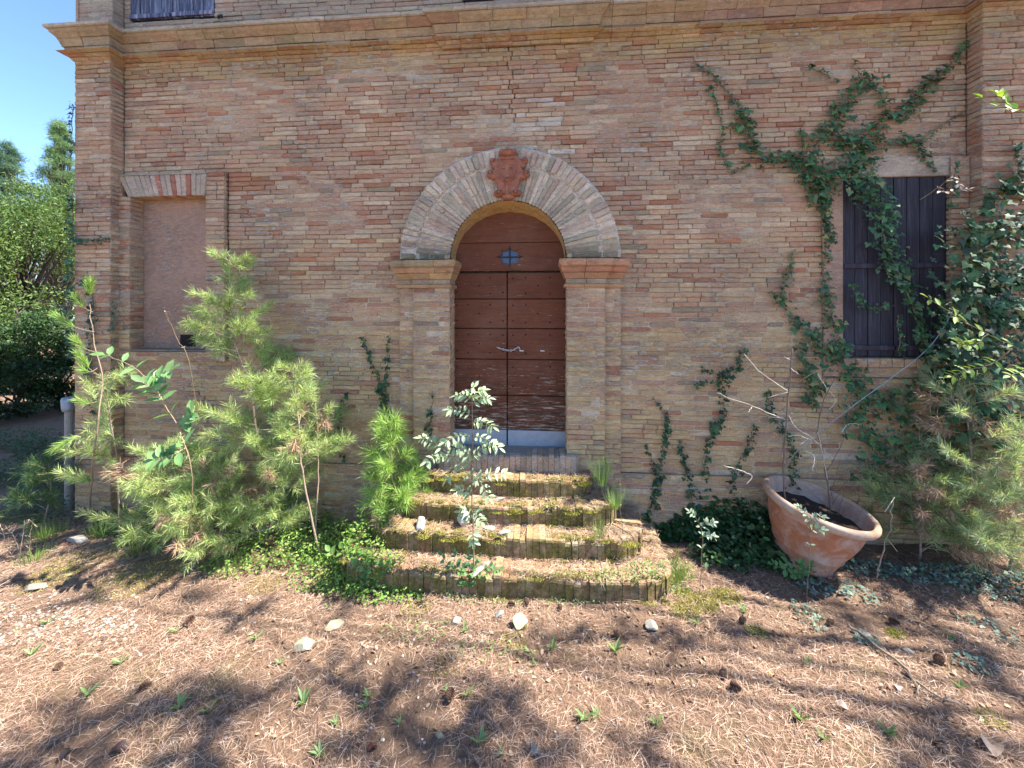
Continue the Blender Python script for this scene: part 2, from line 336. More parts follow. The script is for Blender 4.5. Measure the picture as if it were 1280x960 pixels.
# ------------------------------------------------------------------ the house
XC = -0.355                        # axis of the facade
ZS = 2.687; R0, R1, R2 = .565, .91, 1.07   # springing of the arch and its rings
XL, XR = -4.91, 4.20               # corners of the facade
PITCH = .0470
house = empty('brick_house', (XC, 0, 0), None, 'old two storey brick house with arched doorway, moulded cornice and corner pilasters', 'house')
wall = MB(); SIDE = (.36, .24, .16)
wall_o = None
BR = []                             # every facing brick: (corners, N, depth, colour, out)
def brick_colour(x, z, top=False):
    r = random.random(); n = math.sin(x * 1.9 + 1) * math.sin(z * 2.3) + math.sin(x * .8 - z * 1.1)
    if z > 5.08: return jit(random.choice([(0.367, 0.308, 0.238), (0.410, 0.341, 0.259), (0.389, 0.286, 0.216)]), .12)
    if z > 4.6: return jit(random.choice([(0.421, 0.297, 0.151), (0.400, 0.264, 0.130), (0.443, 0.330, 0.184), (0.367, 0.209, 0.108)]), .10)
    if 3.72 < z < 4.30 and abs(x - (W(655, 150)[0] - .10 * (z - 4.0))) < .16 and r < .25: return jit((0.562, 0.484, 0.400), .08)
    if abs(z - W(700, 188)[2]) < .03 and W(600, 188)[0] < x < W(800, 188)[0] and r < .45: return jit((0.583, 0.517, 0.432), .08)
    red = (.10 + .03 * n if z > 2.0 else .03)
    if r < red: return jit((0.378, 0.171, 0.097), .16)
    if r < red + .13: return jit((0.432, 0.259, 0.167), .10)
    if r < red + .16: return jit((0.292, 0.231, 0.157), .12)
    if z < 2.0: return jit(random.choice([(0.540, 0.391, 0.205), (0.508, 0.352, 0.184), (0.562, 0.418, 0.232), (0.486, 0.314, 0.162)]), .09)
    if z < 2.9: return jit(random.choice([(0.508, 0.358, 0.211), (0.486, 0.325, 0.194), (0.540, 0.396, 0.248), (0.464, 0.275, 0.167)]), .10)
    return jit(random.choice([(0.497, 0.347, 0.227), (0.475, 0.314, 0.205), (0.551, 0.413, 0.281), (0.454, 0.275, 0.184)]), .10)
def course_wall(O, U, N, u0, u1, z0, z1, gaps=None, depth=.05, mort=None, out=0.0, forced=None, lmin=.12, lmax=.30, backing=True, bdepth=.010, wob=.004):
    O = np.array(O, float); U = np.array(U, float); N = np.array(N, float)
    k0 = int(round(z0 / PITCH)); k1 = int(round(z1 / PITCH))
    for k in range(k0, k1):
        za = k * PITCH; zb = za + PITCH; zm = (za + zb) / 2
        segs = [(u0, u1)]
        for a, b in (gaps(zm) if gaps else []):
            ns = []
            for s, e in segs:
                if b <= s or a >= e: ns.append((s, e))
                else:
                    if a > s: ns.append((s, a))
                    if b < e: ns.append((b, e))
            segs = ns
        if forced:
            ns = []
            for s, e in segs:
                f = forced(zm)
                if f and s + .05 < f < e - .05: ns += [(s, f - .003), (f + .003, e)]
                else: ns.append((s, e))
            segs = ns
        for s, e in segs:
            if backing and e - s > .01:
                wb = lambda u, z: O + U * u + np.array((0, 0, 1.)) * z - N * bdepth
                m_ = max(1, int((e - s) / .16)); us = [s + (e - s) * q / m_ for q in range(m_ + 1)]; vs = []
                for q in us:
                    X = O + U * q; nn = math.sin(X[0] * 3.1 + zm * 2.7) + math.sin(X[0] * 1.3 - zm * 4.9 + 2) + .7 * math.sin(X[0] * 7 + zm * 9) + (1.6 if zm < 2.4 else -.2)
                    dp = bdepth * (1.9 if nn < .3 else .55) * random.uniform(.8, 1.2)
                    for z_ in (za, zb): vs.append(X + np.array((0, 0, 1.)) * z_ - N * dp)
                mort.add(vs, [(2 * q, 2 * q + 2, 2 * q + 3, 2 * q + 1) for q in range(m_)], ((.56, .47, .35) if zm < 2.6 else (.46, .38, .29)) if zm < 5 else (.40, .36, .31))
            u = s; first = True
            while u < e - .012:
                L = random.choice([random.uniform(.24, lmax), random.uniform(.24, lmax), random.uniform(.18, .25), random.uniform(lmin, .15)]) if lmax > .2 else random.uniform(lmin, lmax)
                if first and e - s > .4: L = random.uniform(.08, lmax); first = False
                if u + L > e - .06: L = e - u
                j = random.uniform(.002, .006); jv = random.uniform(.0022, .0055)
                w = lambda x, t: wob * math.sin(x * 2.1 + k * .35) + random.uniform(-.0016, .0016)
                ua, ub = u + j / 2, u + L - j / 2
                if ub - ua > .012:
                    c = [(ua, za + jv / 2), (ub, za + jv / 2), (ub, zb - jv / 2), (ua, zb - jv / 2)]
                    cs = [O + U * a + np.array((0, 0, 1.)) * (b + w(a, 0)) for a, b in c]
                    P = cs[0]; BR.append((cs, N, depth, brick_colour(P[0], zm), out + random.gauss(0, .0022) - (.008 if random.random() < .02 else 0)))
                u += L
mort = MB()
# openings in the main wall
nl = W(148, 300)[0]; nr = W(285, 300)[0]            # outer edges of the niche surround
n0 = W(168, 300)[0]; n1 = W(262, 300)[0]            # niche opening
nzt, nzb = W(215, 247)[2], W(215, 437)[2]; nls = W(215, 221)[2]; nsb = W(215, 451)[2]
w0, w1 = W(1053, 330)[0], W(1183, 330)[0]; wl0 = W(1028, 330)[0]; wr1 = w1 + .16
wzt, wzb = W(1110, 222)[2], W(1115, 447)[2]; wlt = W(1115, 197)[2]; wsb = W(1100, 471)[2]
def gaps_main(z):
    g = []
    if z < ZS: g.append((XC - 1.09, XC + 1.09) if z > .62 else (XC - 1.09, XC + 1.09))
    elif z < ZS + R2: h = math.sqrt(R2 ** 2 - (z - ZS) ** 2); g.append((XC - h, XC + h))
    if nsb < z < nls: g.append((nl, nr))
    if wsb < z < wlt: g.append((wl0, wr1))
    return g
def crack(z):
    if 4.05 < z < 4.85: return W(632, 50)[0] + .03 + .055 * (4.85 - z) + .03 * math.sin(z * 31)
    return None
WX0 = -4.5; WX1 = 3.82
course_wall((0, 0, 0), (1, 0, 0), (0, -1, 0), WX0, WX1, .62, 4.80, gaps_main, mort=mort, forced=crack)
course_wall((0, -.035, 0), (1, 0, 0), (0, -1, 0), WX0, XC - .85, 0, .62, None, mort=mort)          # plinth
course_wall((0, -.035, 0), (1, 0, 0), (0, -1, 0), XC + .85, WX1, 0, .62, None, mort=mort)
# corner pilasters, their returns, the left flank of the house
PJ = .136
for (a, b) in ((XL, WX0), (WX1, XR)):
    course_wall((0, -PJ, 0), (1, 0, 0), (0, -1, 0), a, b, 0, 4.80, None, mort=mort, out=.002)
course_wall((WX0, 0, 0), (0, 1, 0), (1, 0, 0), -PJ + .001, 0, 0, 4.80, None, mort=mort, lmin=.10, lmax=.13)
course_wall((WX1, 0, 0), (0, -1, 0), (-1, 0, 0), 0, PJ - .001, 0, 4.80, None, mort=mort, lmin=.10, lmax=.13)
# upper storey
uw = [(W(163, 10)[0], W(268, 10)[0]), (W(578, 2)[0], W(578, 2)[0] + .92)]
UZ = 5.27
def gaps_up(z): return [(a, b) for a, b in uw] if z > UZ else []
course_wall((0, 0, 0), (1, 0, 0), (0, -1, 0), WX0, WX1, 5.10, 6.25, gaps_up, mort=mort)
for (a, b) in ((XL + .01, WX0), (WX1, XR)): course_wall((0, -PJ + .02, 0), (1, 0, 0), (0, -1, 0), a, b, 5.10, 6.25, None, mort=mort)
course_wall((WX0, 0, 0), (0, 1, 0), (1, 0, 0), -PJ + .021, 0, 5.10, 6.25, None, mort=mort, lmin=.10, lmax=.12)
# door piers: main pier and outer strip, with the reveal
PF, SF = -.090, -.045
for sg in (-1, 1):
    a, b = (XC - .935, XC - .57) if sg < 0 else (XC + .57, XC + .935)
    course_wall((0, PF, 0), (1, 0, 0), (0, -1, 0), a, b, .62, 2.44, None, mort=mort, lmin=.12, lmax=.28)
    a2, b2 = (XC - 1.09, XC - .935) if sg < 0 else (XC + .935, XC + 1.09)
    course_wall((0, SF, 0), (1, 0, 0), (0, -1, 0), a2, b2, .62, 2.44, None, mort=mort, lmin=.08, lmax=.155)
    course_wall((XC - sg * -.57, 0, 0), (0, 1, 0) if sg < 0 else (0, -1, 0), (-sg, 0, 0), PF + .001 if sg < 0 else -.16, .16 if sg < 0 else -PF - .001, .62, 2.72, None, mort=mort, lmin=.10, lmax=.14)
    course_wall((XC + sg * .935, 0, 0), (0, -1, 0) if sg < 0 else (0, 1, 0), (sg, 0, 0), -SF if sg < 0 else PF + .001, -PF - .001 if sg < 0 else SF, .62, 2.44, None, mort=mort, lmin=.04, lmax=.05)
    course_wall((XC + sg * 1.09, 0, 0), (0, -1, 0) if sg < 0 else (0, 1, 0), (sg, 0, 0), 0 if sg < 0 else SF + .001, -SF - .001 if sg < 0 else 0, .62, 2.44, None, mort=mort, lmin=.04, lmax=.05)
# niche jambs
JF = -.052
course_wall((0, JF, 0), (1, 0, 0), (0, -1, 0), nl, n0, nzb, nzt, None, mort=mort, lmin=.1, lmax=.2)
course_wall((0, JF, 0), (1, 0, 0), (0, -1, 0), n1, nr, nzb, nls, None, mort=mort, lmin=.1, lmax=.2)
course_wall((0, JF, 0), (1, 0, 0), (0, -1, 0), nl, nl + .09, nzt, nls, None, mort=mort, lmin=.06, lmax=.09)
course_wall((0, JF, 0), (1, 0, 0), (0, -1, 0), nl, nr, nsb, nzb, None, mort=mort, lmin=.2, lmax=.28)
course_wall((n0, 0, 0), (0, 1, 0), (1, 0, 0), JF + .001, .105, nzb, nzt, None, mort=mort, lmin=.1, lmax=.14)
course_wall((n1, 0, 0), (0, -1, 0), (-1, 0, 0), -.105, -JF - .001, nzb, nzt, None, mort=mort, lmin=.1, lmax=.14)
# pieces of right window surround in brick
course_wall((0, JF + .012, 0), (1, 0, 0), (0, -1, 0), w1 + .004, wr1, wsb, wlt, None, mort=mort, lmin=.1, lmax=.16)
wall_o = mort.build('wall', M['mortar'], house)
# nearest, clear-to-see 300 bricks one by one, the rest joined
def show(b):
    cs = b[0]; c = sum(cs) / 4; px, py, s = proj(c)
    if s < .5 or not (0 < px < 1280 and 0 < py < 960): return 0
    v = CC - c; f = max(0, (v @ b[1]) / np.linalg.norm(v)); A = np.linalg.norm(cs[1] - cs[0]) * np.linalg.norm(cs[3] - cs[0]) * f / s / s
    if px > 1190 or (px > 990 and py > 90) or (px < 450 and py > 330) or py > 560: A *= .3
    return A
BR.sort(key=show, reverse=True)
rest = MB()
for i, (cs, N, dp, col, out) in enumerate(BR):
    if i < 300:
        mb = MB(); brickq(mb, cs, N, dp, col, out=out); mb.build('brick', M['brick'], wall_o, loc=sum(cs) / 4)
    else: brickq(rest, cs, N, dp, col, out=out)
rest.build('brickwork', M['brick'], house, kind='stuff')
# body of the house behind the facing, and its roof
core = MB()
def corebox(a, b): box(core, a, b, (.35, .26, .19))
corebox((XL + .03, .30, 0), (XR - .03, 7.5, 8.2))
for a, b, z0, z1 in ((XL + .02, n0 - .004, 0, 4.9), (n0 - .004, n1 + .004, nzt + .01, 4.9), (n0 - .004, n1 + .004, 0, nzb - .01), (n1 + .004, XC - .60, 0, 4.9), (XC + .60, w0, 0, 4.9), (w0, w1, wzt, 4.9), (w0, w1, 0, wzb), (w1, XR - .02, 0, 4.9)):
    corebox((a, .045, z0), (b, .298, z1))
corebox((XC - .598, .045, 3.42), (XC + .598, .298, 4.9)); corebox((XC - .598, .02, 0), (XC + .598, .298, .70))
corebox((XL + .02, .045, 4.902), (XR - .02, .298, 8.2))
corebox((XL + .015, -PJ + .045, 0), (WX0 - .015, .044, 6.25)); corebox((WX1 + .015, -PJ + .045, 0), (XR - .02, .044, 6.25))
core.build('wall_core', M['mortar'], house)
up = MB()
for (a, b) in ((XL, WX0), (WX0, WX1), (WX1, XR)): box(up, (a, 0 if a == WX0 else -PJ + .02, 6.26), (b, .04, 8.2), (.35, .26, .2))
up.build('upper_wall', M['mortar'], house)
fl = MB(); box(fl, (XL, .01 - PJ, 0), (XL + .028, 7.5, 8.2), (.36, .25, .18)); box(fl, (XR - .025, .01 - PJ, 0), (XR, 7.5, 8.2), (.36, .25, .18)); fl.build('side_wall', M['mortar'], house)
rf = MB(); rf.add([(XL - .2, -.3, 8.2), (XR + .2, -.3, 8.2), (XR + .2, 7.7, 8.2), (XL - .2, 7.7, 8.2), (XC - 1.5, 3.7, 9.9), (XC + 1.5, 3.7, 9.9)], [(3, 2, 1, 0), (0, 1, 5, 4), (1, 2, 5), (2, 3, 4, 5), (3, 0, 4)], (.38, .17, .09)); rf.build('roof', M['terracotta'], house)

# cornice: mitred mouldings broken into the blocks one can see
prof_cyma = [(-.02, 4.905), (.062, 4.905), (.068, 4.925), (.078, 4.955), (.098, 4.99), (.128, 5.02), (.138, 5.045), (-.02, 5.045)]
prof_low = [(-.02, 4.855), (.055, 4.855), (.055, 4.900), (-.02, 4.900)]
prof_bed = [(-.02, 4.79), (.015, 4.79), (.04, 4.80), (.088, 4.832), (.10, 4.85), (.10, 4.852), (-.02, 4.852)]
prof_top = [(-.02, 5.048), (.148, 5.048), (.160, 5.055), (.160, 5.082), (.15, 5.09), (-.02, 5.112)]
cx0, cx1 = W(551, 30, -.13)[0], W(742, 30, -.13)[0]
plan = [(XL, 3.0), (XL, -PJ), (WX0, -PJ), (WX0, 0), (cx0, 0), (cx0, -.03), (cx1, -.03), (cx1, 0), (WX1, 0), (WX1, -PJ), (XR, -PJ), (XR, 3.0)]
cor = empty('cornice', (XC, 0, 4.79), house)
def blocks(prof, name, L0, L1, colf, gap=.004, mat='cornice'):
    segs = []; P = [np.array(p, float) for p in plan]; n = len(P)
    # walk the plan and cut it; a cut never falls within 3 cm of a corner
    acc = [0]
    for i in range(n - 1): acc.append(acc[-1] + np.linalg.norm(P[i + 1] - P[i]))
    def pt(t):
        for i in range(n - 1):
            if t <= acc[i + 1] + 1e-9: return P[i] + (P[i + 1] - P[i]) * ((t - acc[i]) / (acc[i + 1] - acc[i]))
        return P[-1]
    t = acc[1] - 1.2; cuts = [t]
    while t < acc[-1] - 1.8:
        t2 = t + random.uniform(L0, L1)
        near = [a for a in acc if abs(a - t2) < .17]
        if near: t2 = max(near) + .18
        cuts.append(t2); t = t2
    for a, b in zip(cuts[:-1], cuts[1:]):
        ins = [acc[i] for i in range(1, n - 1) if a + gap < acc[i] < b - gap]
        ts = [a + gap / 2] + ins + [b - gap / 2]; pts = [pt(x) for x in ts]; mb = MB(); dz = random.uniform(-.003, .003); do = random.uniform(-.004, .004)
        sweep(mb, pts, [(o if o < 0 else o + do, z + dz * (o > 0)) for o, z in prof], colf(pts[0][0])); mb.build(name, M[mat], cor)
ccol = lambda x: jit(random.choice([(.38, .27, .15), (.39, .28, .16), (.40, .285, .18), (.38, .26, .15), (.36, .21, .13), (.35, .26, .16), (.38, .27, .16), (.39, .28, .17)]) if x < 1.3 else random.choice([(.40, .26, .17), (.38, .22, .16), (.42, .30, .21)]), .14)
p1_ = [(-.02, 4.905), (.062, 4.905), (.068, 4.925), (.078, 4.955), (.088, 4.972), (-.02, 4.972)]; p2_ = [(-.02, 4.976), (.090, 4.976), (.106, 4.998), (.128, 5.02), (.138, 5.045), (-.02, 5.045)]
blocks(p1_, 'cornice_brick', .20, .34, ccol); blocks(p2_, 'cornice_brick', .22, .34, ccol); blocks(prof_low, 'cornice_brick', .24, .30, ccol)
for pb_ in ([(-.02, 4.785), (.006, 4.785), (.022, 4.808), (-.02, 4.808)], [(-.02, 4.812), (.028, 4.812), (.060, 4.830), (-.02, 4.830)], [(-.02, 4.834), (.066, 4.834), (.096, 4.849), (.096, 4.853), (-.02, 4.853)]): blocks(pb_, 'cornice_brick', .14, .30, lambda x: brick_colour(x, 4.7), mat='brick')
blocks(prof_top, 'cornice_slab', .5, .9, lambda x: jit((.44, .39, .31), .1), gap=.005)

# arch rings
arch = empty('door_arch', (XC, -.06, ZS), house)
Na = np.array((0, -1, 0))
def ringpt(r, a, y): return np.array((XC + r * math.cos(a), y, ZS + r * math.sin(a)))
def vcolr(a):
    d = min(a, math.pi - a)
    if d < .06: return jit((.17, .15, .10), .3)
    if d < .2: return jit((.30, .26, .19), .2)
    c = random.choice([(.56, .46, .34), (.60, .50, .38), (.54, .43, .32), (.50, .37, .28), (.38, .33, .25)]); return jit(c, .13)
n1_ = 52
for k in range(n1_):
    a0, a1 = math.pi * k / n1_, math.pi * (k + 1) / n1_; g = .0045
    y = -.075 + random.gauss(0, .003); spl = random.random(); c = vcolr((a0 + a1) / 2)
    RB = R1 + random.uniform(-.03, .0); rs = [(R0, RB)] if spl < .45 else ([(R0, R0 + .21), (R0 + .215, RB)] if spl < .75 else [(R0, R0 + .125), (R0 + .130, RB)])
    for ra, rb in rs:
        mb = MB(); ga0 = g / ra / 2; gb = g / rb / 2
        cs = [ringpt(ra, a1 - ga0, y), ringpt(ra, a0 + ga0, y), ringpt(rb - .004, a0 + gb, y), ringpt(rb - .004, a1 - gb, y)]
        brickq(mb, cs, Na, .12, jit(c, .1), out=random.gauss(0, .002)); mb.build('voussoir', M['arch'], arch, loc=sum(cs) / 4)
n2_ = 54
for k in range(n2_):
    a0, a1 = math.pi * k / n2_, math.pi * (k + 1) / n2_; y = -.088 + random.gauss(0, .005); g = .006; rb = R2 + random.uniform(-.016, .012)
    mb = MB(); cs = [ringpt(R1 + .004, a1 - g / R1 / 2, y), ringpt(R1 + .004, a0 + g / R1 / 2, y), ringpt(rb, a0 + g / rb / 2, y), ringpt(rb, a1 - g / rb / 2, y)]
    brickq(mb, cs, Na, .11, jit(vcolr((a0 + a1) / 2), .12), chip=.009, bev=.007); mb.build('voussoir', M['arch'], arch, loc=sum(cs) / 4)
# backing of the rings, mortar bed at their rim, and the plastered soffit
mb = MB(); N = 64; vs = []; fs = []
for i in range(N + 1):
    a = math.pi * i / N
    for r, y in ((R0 + .01, -.066), (R1, -.066), (R1, -.076), (R2 - .01, -.076), (R2 + .014, -.045), (R2 + .03, .01)): vs.append(ringpt(r, a, y))
for i in range(N):
    for j in range(5): q = i * 6 + j; fs.append((q, q + 1, q + 7, q + 6))
mb.add(vs, fs, (.60, .54, .46)); mb.build('mortar_bed', M['arch'], arch)
mb = MB(); vs = []; fs = []
for i in range(N + 1):
    a = math.pi * i / N; w = math.sin(a) ** .8
    for t in range(6):
        f = t / 5; y = -.075 + f * .235; rx = R0 - .006 - .0 * f; rz = R0 - .006 - .075 * f + .004 * math.sin(i * 1.3 + t); vs.append(np.array((XC + rx * math.cos(a), y, ZS + rz * math.sin(a))))
for i in range(N):
    for j in range(5): q = i * 6 + j; fs.append((q, q + 6, q + 7, q + 1))
n0s = len(vs)
for i in range(N + 1):
    a = math.pi * i / N; vs.append(np.array((XC + .60 * math.cos(a), .16, ZS + .68 * math.sin(a))))
for i in range(N): fs.append((i * 6 + 5, (i + 1) * 6 + 5, n0s + i + 1, n0s + i))
mb.add(vs, fs, (.50, .31, .12)); mb.build('soffit', M['cornice'], arch, smooth=True)

# imposts (capitals) of the door piers
cap_t = [(-.02, 2.60), (.056, 2.60), (.066, 2.612), (.074, 2.640), (.070, 2.668), (-.02, 2.675)]
cap_c = [(-.02, 2.485), (.012, 2.485), (.018, 2.500), (.032, 2.532), (.038, 2.541), (-.02, 2.541)]
cap_d = [(-.02, 2.545), (.040, 2.545), (.050, 2.570), (.052, 2.585), (.062, 2.597), (-.02, 2.597)]
cap_n = [(-.02, 2.44), (.004, 2.44), (.004, 2.482), (-.02, 2.482)]
cap_a = [(-.02, 2.400), (.018, 2.400), (.024, 2.41), (.024, 2.428), (.008, 2.437), (-.02, 2.437)]
for sg in (-1, 1):
    e = empty('capital', (XC + sg * .75, PF, 2.39), house)
    pl = [(XC - 1.09, .02), (XC - 1.09, SF), (XC - .935, SF), (XC - .935, PF), (XC - .57, PF), (XC - .57, .14)]
    if sg > 0: pl = [(2 * XC - x, y) for x, y in reversed(pl)]
    for pr, nm, tones in ((cap_t, 'moulding', [(.36, .27, .15), (.40, .25, .14)] if sg < 0 else [(.43, .24, .14), (.42, .22, .13)]), (cap_c, 'moulding', [(.44, .27, .13)] if sg < 0 else [(.43, .21, .12)]), (cap_d, 'moulding', [(.40, .27, .15), (.42, .24, .13)] if sg < 0 else [(.44, .24, .14), (.40, .18, .10)]), (cap_n, 'moulding', [(.36, .27, .18)]), (cap_a, 'astragal', [(.45, .26, .13)])):
        # cut the run into blocks in the middle of the pier front
        xm = XC + sg * random.uniform(.70, .80)
        i = next(k for k in range(len(pl) - 1) if (pl[k][0] - xm) * (pl[k + 1][0] - xm) < 0)
        A = pl[:i + 1] + [(xm - .002, pl[i][1])]; B = [(xm + .002, pl[i][1])] + pl[i + 1:]
        for q in (A, B): mb = MB(); sweep(mb, q, pr, jit(random.choice(tones), .12)); mb.build(nm, M['cornice'], e)

# terracotta coat of arms above the door: a relief worked out as a height field
def cartouche():
    nx, ny = 116, 150; x0, x1, y0, y1 = 282., 618., 22., 428.; sc = 1 / 6 / 500 * 3.80; c = W(635, 248, -.10)
    def E(x, y, cx, cy, rx, ry, h, p=.5): return h * np.clip(1 - ((x - cx) / rx) ** 2 - ((y - cy) / ry) ** 2, 0, 1) ** p
    X, Y = np.meshgrid(np.linspace(x0, x1, nx), np.linspace(y0, y1, ny)); H = np.zeros_like(X)
    top, bot = 92, 372
    half = np.interp(Y, [92, 112, 130, 160, 190, 215, 235, 262, 300, 330, 350, 372], [72, 104, 114, 106, 114, 142, 132, 102, 86, 82, 98, 92])
    body = np.where((Y > top) & (Y < bot) & (np.abs(X - 450) < half), 24 * np.clip((half - np.abs(X - 450)) / 14, .35, 1), 0); H = np.maximum(H, body)
    for a in ((452, 66, 78, 40, 40), (452, 50, 26, 26, 52), (405, 62, 26, 30, 46), (498, 62, 26, 30, 46), (333, 122, 26, 30, 30), (578, 122, 26, 30, 30), (352, 150, 30, 32, 24), (556, 150, 30, 32, 24), (318, 216, 34, 32, 34), (588, 222, 32, 30, 34), (352, 236, 40, 26, 26), (552, 240, 40, 26, 26), (382, 366, 44, 26, 38), (510, 366, 44, 26, 38), (450, 392, 50, 26, 26), (446, 345, 20, 62, 42), (415, 300, 26, 60, 28), (488, 300, 26, 60, 28)): H = np.maximum(H, E(X, Y, *a))
    # shield with raised rim, boss and two rosettes
    yy = (Y - 200) / 86; hw = 60 * np.where(yy < .2, 1, np.sqrt(np.clip(1 - ((yy - .2) / .82) ** 2, 0, 1))) ; inside = (np.abs(yy) < 1) & (np.abs(X - 450) < hw)
    dist = np.minimum(hw - np.abs(X - 450), (1 - np.abs(yy)) * 86); H = np.where(inside, 30 + 14 * np.exp(-((dist - 5) / 5) ** 2), H)
    for a in ((450, 244, 27, 27, 44), (425, 188, 13, 12, 42), (475, 188, 13, 12, 42)): H = np.where(inside, np.maximum(H, E(X, Y, *a)), H)
    H = np.where(inside & (((X - 450) ** 2 + (Y - 244) ** 2) < 15 ** 2), 34, H)
    for cx, cy in ((382, 366), (510, 366), (318, 216), (588, 222), (333, 122), (578, 122)):
        r = np.hypot(X - cx, (Y - cy) * 1.3); H = np.where((r > 12) & (r < 18) & (H > 5), H * .72, H)
    H = np.where((Y > 88) & (Y < 97) & (np.abs(X - 452) < 76), 18, H)
    mb = MB(); idx = -np.ones_like(X, int); vs = []; fs = []; on = H > 3
    for j in range(ny):
        for i in range(nx):
            if on[j, i] or any(0 <= j + b < ny and 0 <= i + a < nx and on[j + b, i + a] for a in (-1, 0, 1) for b in (-1, 0, 1)):
                idx[j, i] = len(vs); vs.append((c[0] + (X[j, i] - 450) * sc, -.085 - (H[j, i] * sc * 1.7 if on[j, i] else -.03), c[2] + (405 - Y[j, i]) * sc))
    for j in range(ny - 1):
        for i in range(nx - 1):
            q = (idx[j, i], idx[j + 1, i], idx[j + 1, i + 1], idx[j, i + 1])
            if min(q) >= 0: fs.append(q)
    mb.add(vs, fs, (.37, .15, .10)); o = mb.build('coat_of_arms', M['crest'], None, smooth=True)
    tag(o, 'red terracotta coat of arms with shield, crown and scrolls fixed over the door arch', 'coat of arms')
cartouche()

# the door
DY = .135
door = empty('door', (XC, DY, .80), house)
RED = (.135, .047, .024)
def dz(py): return W(635, py, DY)[2]
def arc_half(z):
    if z <= ZS: return .60
    t = (z - ZS) / (.62); return .60 * math.sqrt(max(0, 1 - t * t))
def plank(z0, z1, xa, xb, parent, col, arched=False, y0=DY, th=.03, name='plank'):
    mb = MB(); b = .005
    if arched:
        zs = np.linspace(z0 + .003, z1 - .003, 14); L = [(XC - arc_half(z) , z) for z in zs]; Rr = [(XC + arc_half(z), z) for z in zs]
        outl = L[::-1] + Rr
    else: outl = [(xa + .002, z1 - .003), (xa + .002, z0 + .003), (xb - .002, z0 + .003), (xb - .002, z1 - .003)]
    n = len(outl); cx = sum(p[0] for p in outl) / n; cz = sum(p[1] for p in outl) / n
    fr = [(x + b * np.sign(cx - x), y0, z + b * np.sign(cz - z)) for x, z in outl]; md = [(x, y0 + b, z) for x, z in outl]; bk = [(x, y0 + th, z) for x, z in outl]
    fs = [tuple(range(n))]
    for i in range(n): j = (i + 1) % n; fs += [(i, n + i, n + j, j), (n + i, 2 * n + i, 2 * n + j, n + j)]
    mb.add(fr + md + bk, fs, col); return mb.build(name, M['door'], parent)
XM = W(634, 440, DY)[0]
tr = empty('transom', (XC, DY, dz(338)), door)
zt = [dz(338), dz(303.5), ZS + .60]
def hole_plank():
    # second board has the eight-pointed light cut through it
    z0, z1 = zt[0] + .003, zt[1] - .003; cx, cz = W(637, 321, DY)[0], W(637, 321, DY)[2]; st = []
    for k in range(32):
        a = 2 * math.pi * k / 32; r = [1.0, .80, .72, .80][k % 4] if k % 8 else 1.12
        st.append((cx + .118 * r * math.cos(a) * (1.1 if k % 16 == 0 else 1), cz + .092 * r * math.sin(a)))
    out = []
    for k in range(32):
        a = 2 * math.pi * k / 32; dx, dz_ = math.cos(a), math.sin(a); hw = .585
        t = min(abs(hw / dx) if abs(dx) > 1e-6 else 9e9, abs(((z1 if dz_ > 0 else z0) - cz) / dz_) if abs(dz_) > 1e-6 else 9e9)
        out.append((cx + dx * t, cz + dz_ * t))
    # put board corners exactly
    for sx in (-1, 1):
        for zz in (z0, z1):
            k = min(range(32), key=lambda q: (out[q][0] - (cx + sx * .585)) ** 2 + (out[q][1] - zz) ** 2); out[k] = (cx + sx * .585, zz)
    mb = MB(); vs = [(x, DY, z) for x, z in out] + [(x, DY, z) for x, z in st] + [(x, DY + .03, z) for x, z in st]; fs = []
    for k in range(32): j = (k + 1) % 32; fs += [(k, j, 32 + j, 32 + k), (32 + k, 32 + j, 64 + j, 64 + k)]
    mb.add(vs, fs, jit(RED, .05)); mb.build('plank', M['door'], tr)
    for s_ in (-1, 1):   # side slivers out to the curve
        mb = MB(); mb.add([(cx + s_ * .58, DY + .004, z0), (cx + s_ * .64, DY + .004, z0), (cx + s_ * .64, DY + .004, z1), (cx + s_ * .58, DY + .004, z1)], [(0, 1, 2, 3)], RED); mb.build('plank', M['door'], tr)
    mb = MB(); box(mb, (cx - .13, DY + .034, cz - .10), (cx + .13, DY + .040, cz + .10), (.03, .05, .1)); g = mb.build('pane', M['glassy'], tr)
    mb = MB(); box(mb, (cx - .006, DY + .010, cz - .092), (cx + .006, DY + .022, cz + .092), (.03, .02, .02)); box(mb, (cx - .118, DY + .008, cz - .006), (cx + .118, DY + .024, cz + .006), (.03, .02, .02)); mb.build('glazing_bar', M['iron'], tr)
m, nt, b_ = newmat('blue_glass'); b_.inputs['Base Color'].default_value = (.03, .055, .12, 1); b_.inputs['Roughness'].default_value = .25; M['glassy'] = m
plank(zt[1], zt[2], 0, 0, tr, jit(RED, .06), arched=True, y0=DY - .004)
hole_plank()
lz = [dz(v) for v in (538, 494, 449, 410.5, 373.5, 340.5)]
studs = []
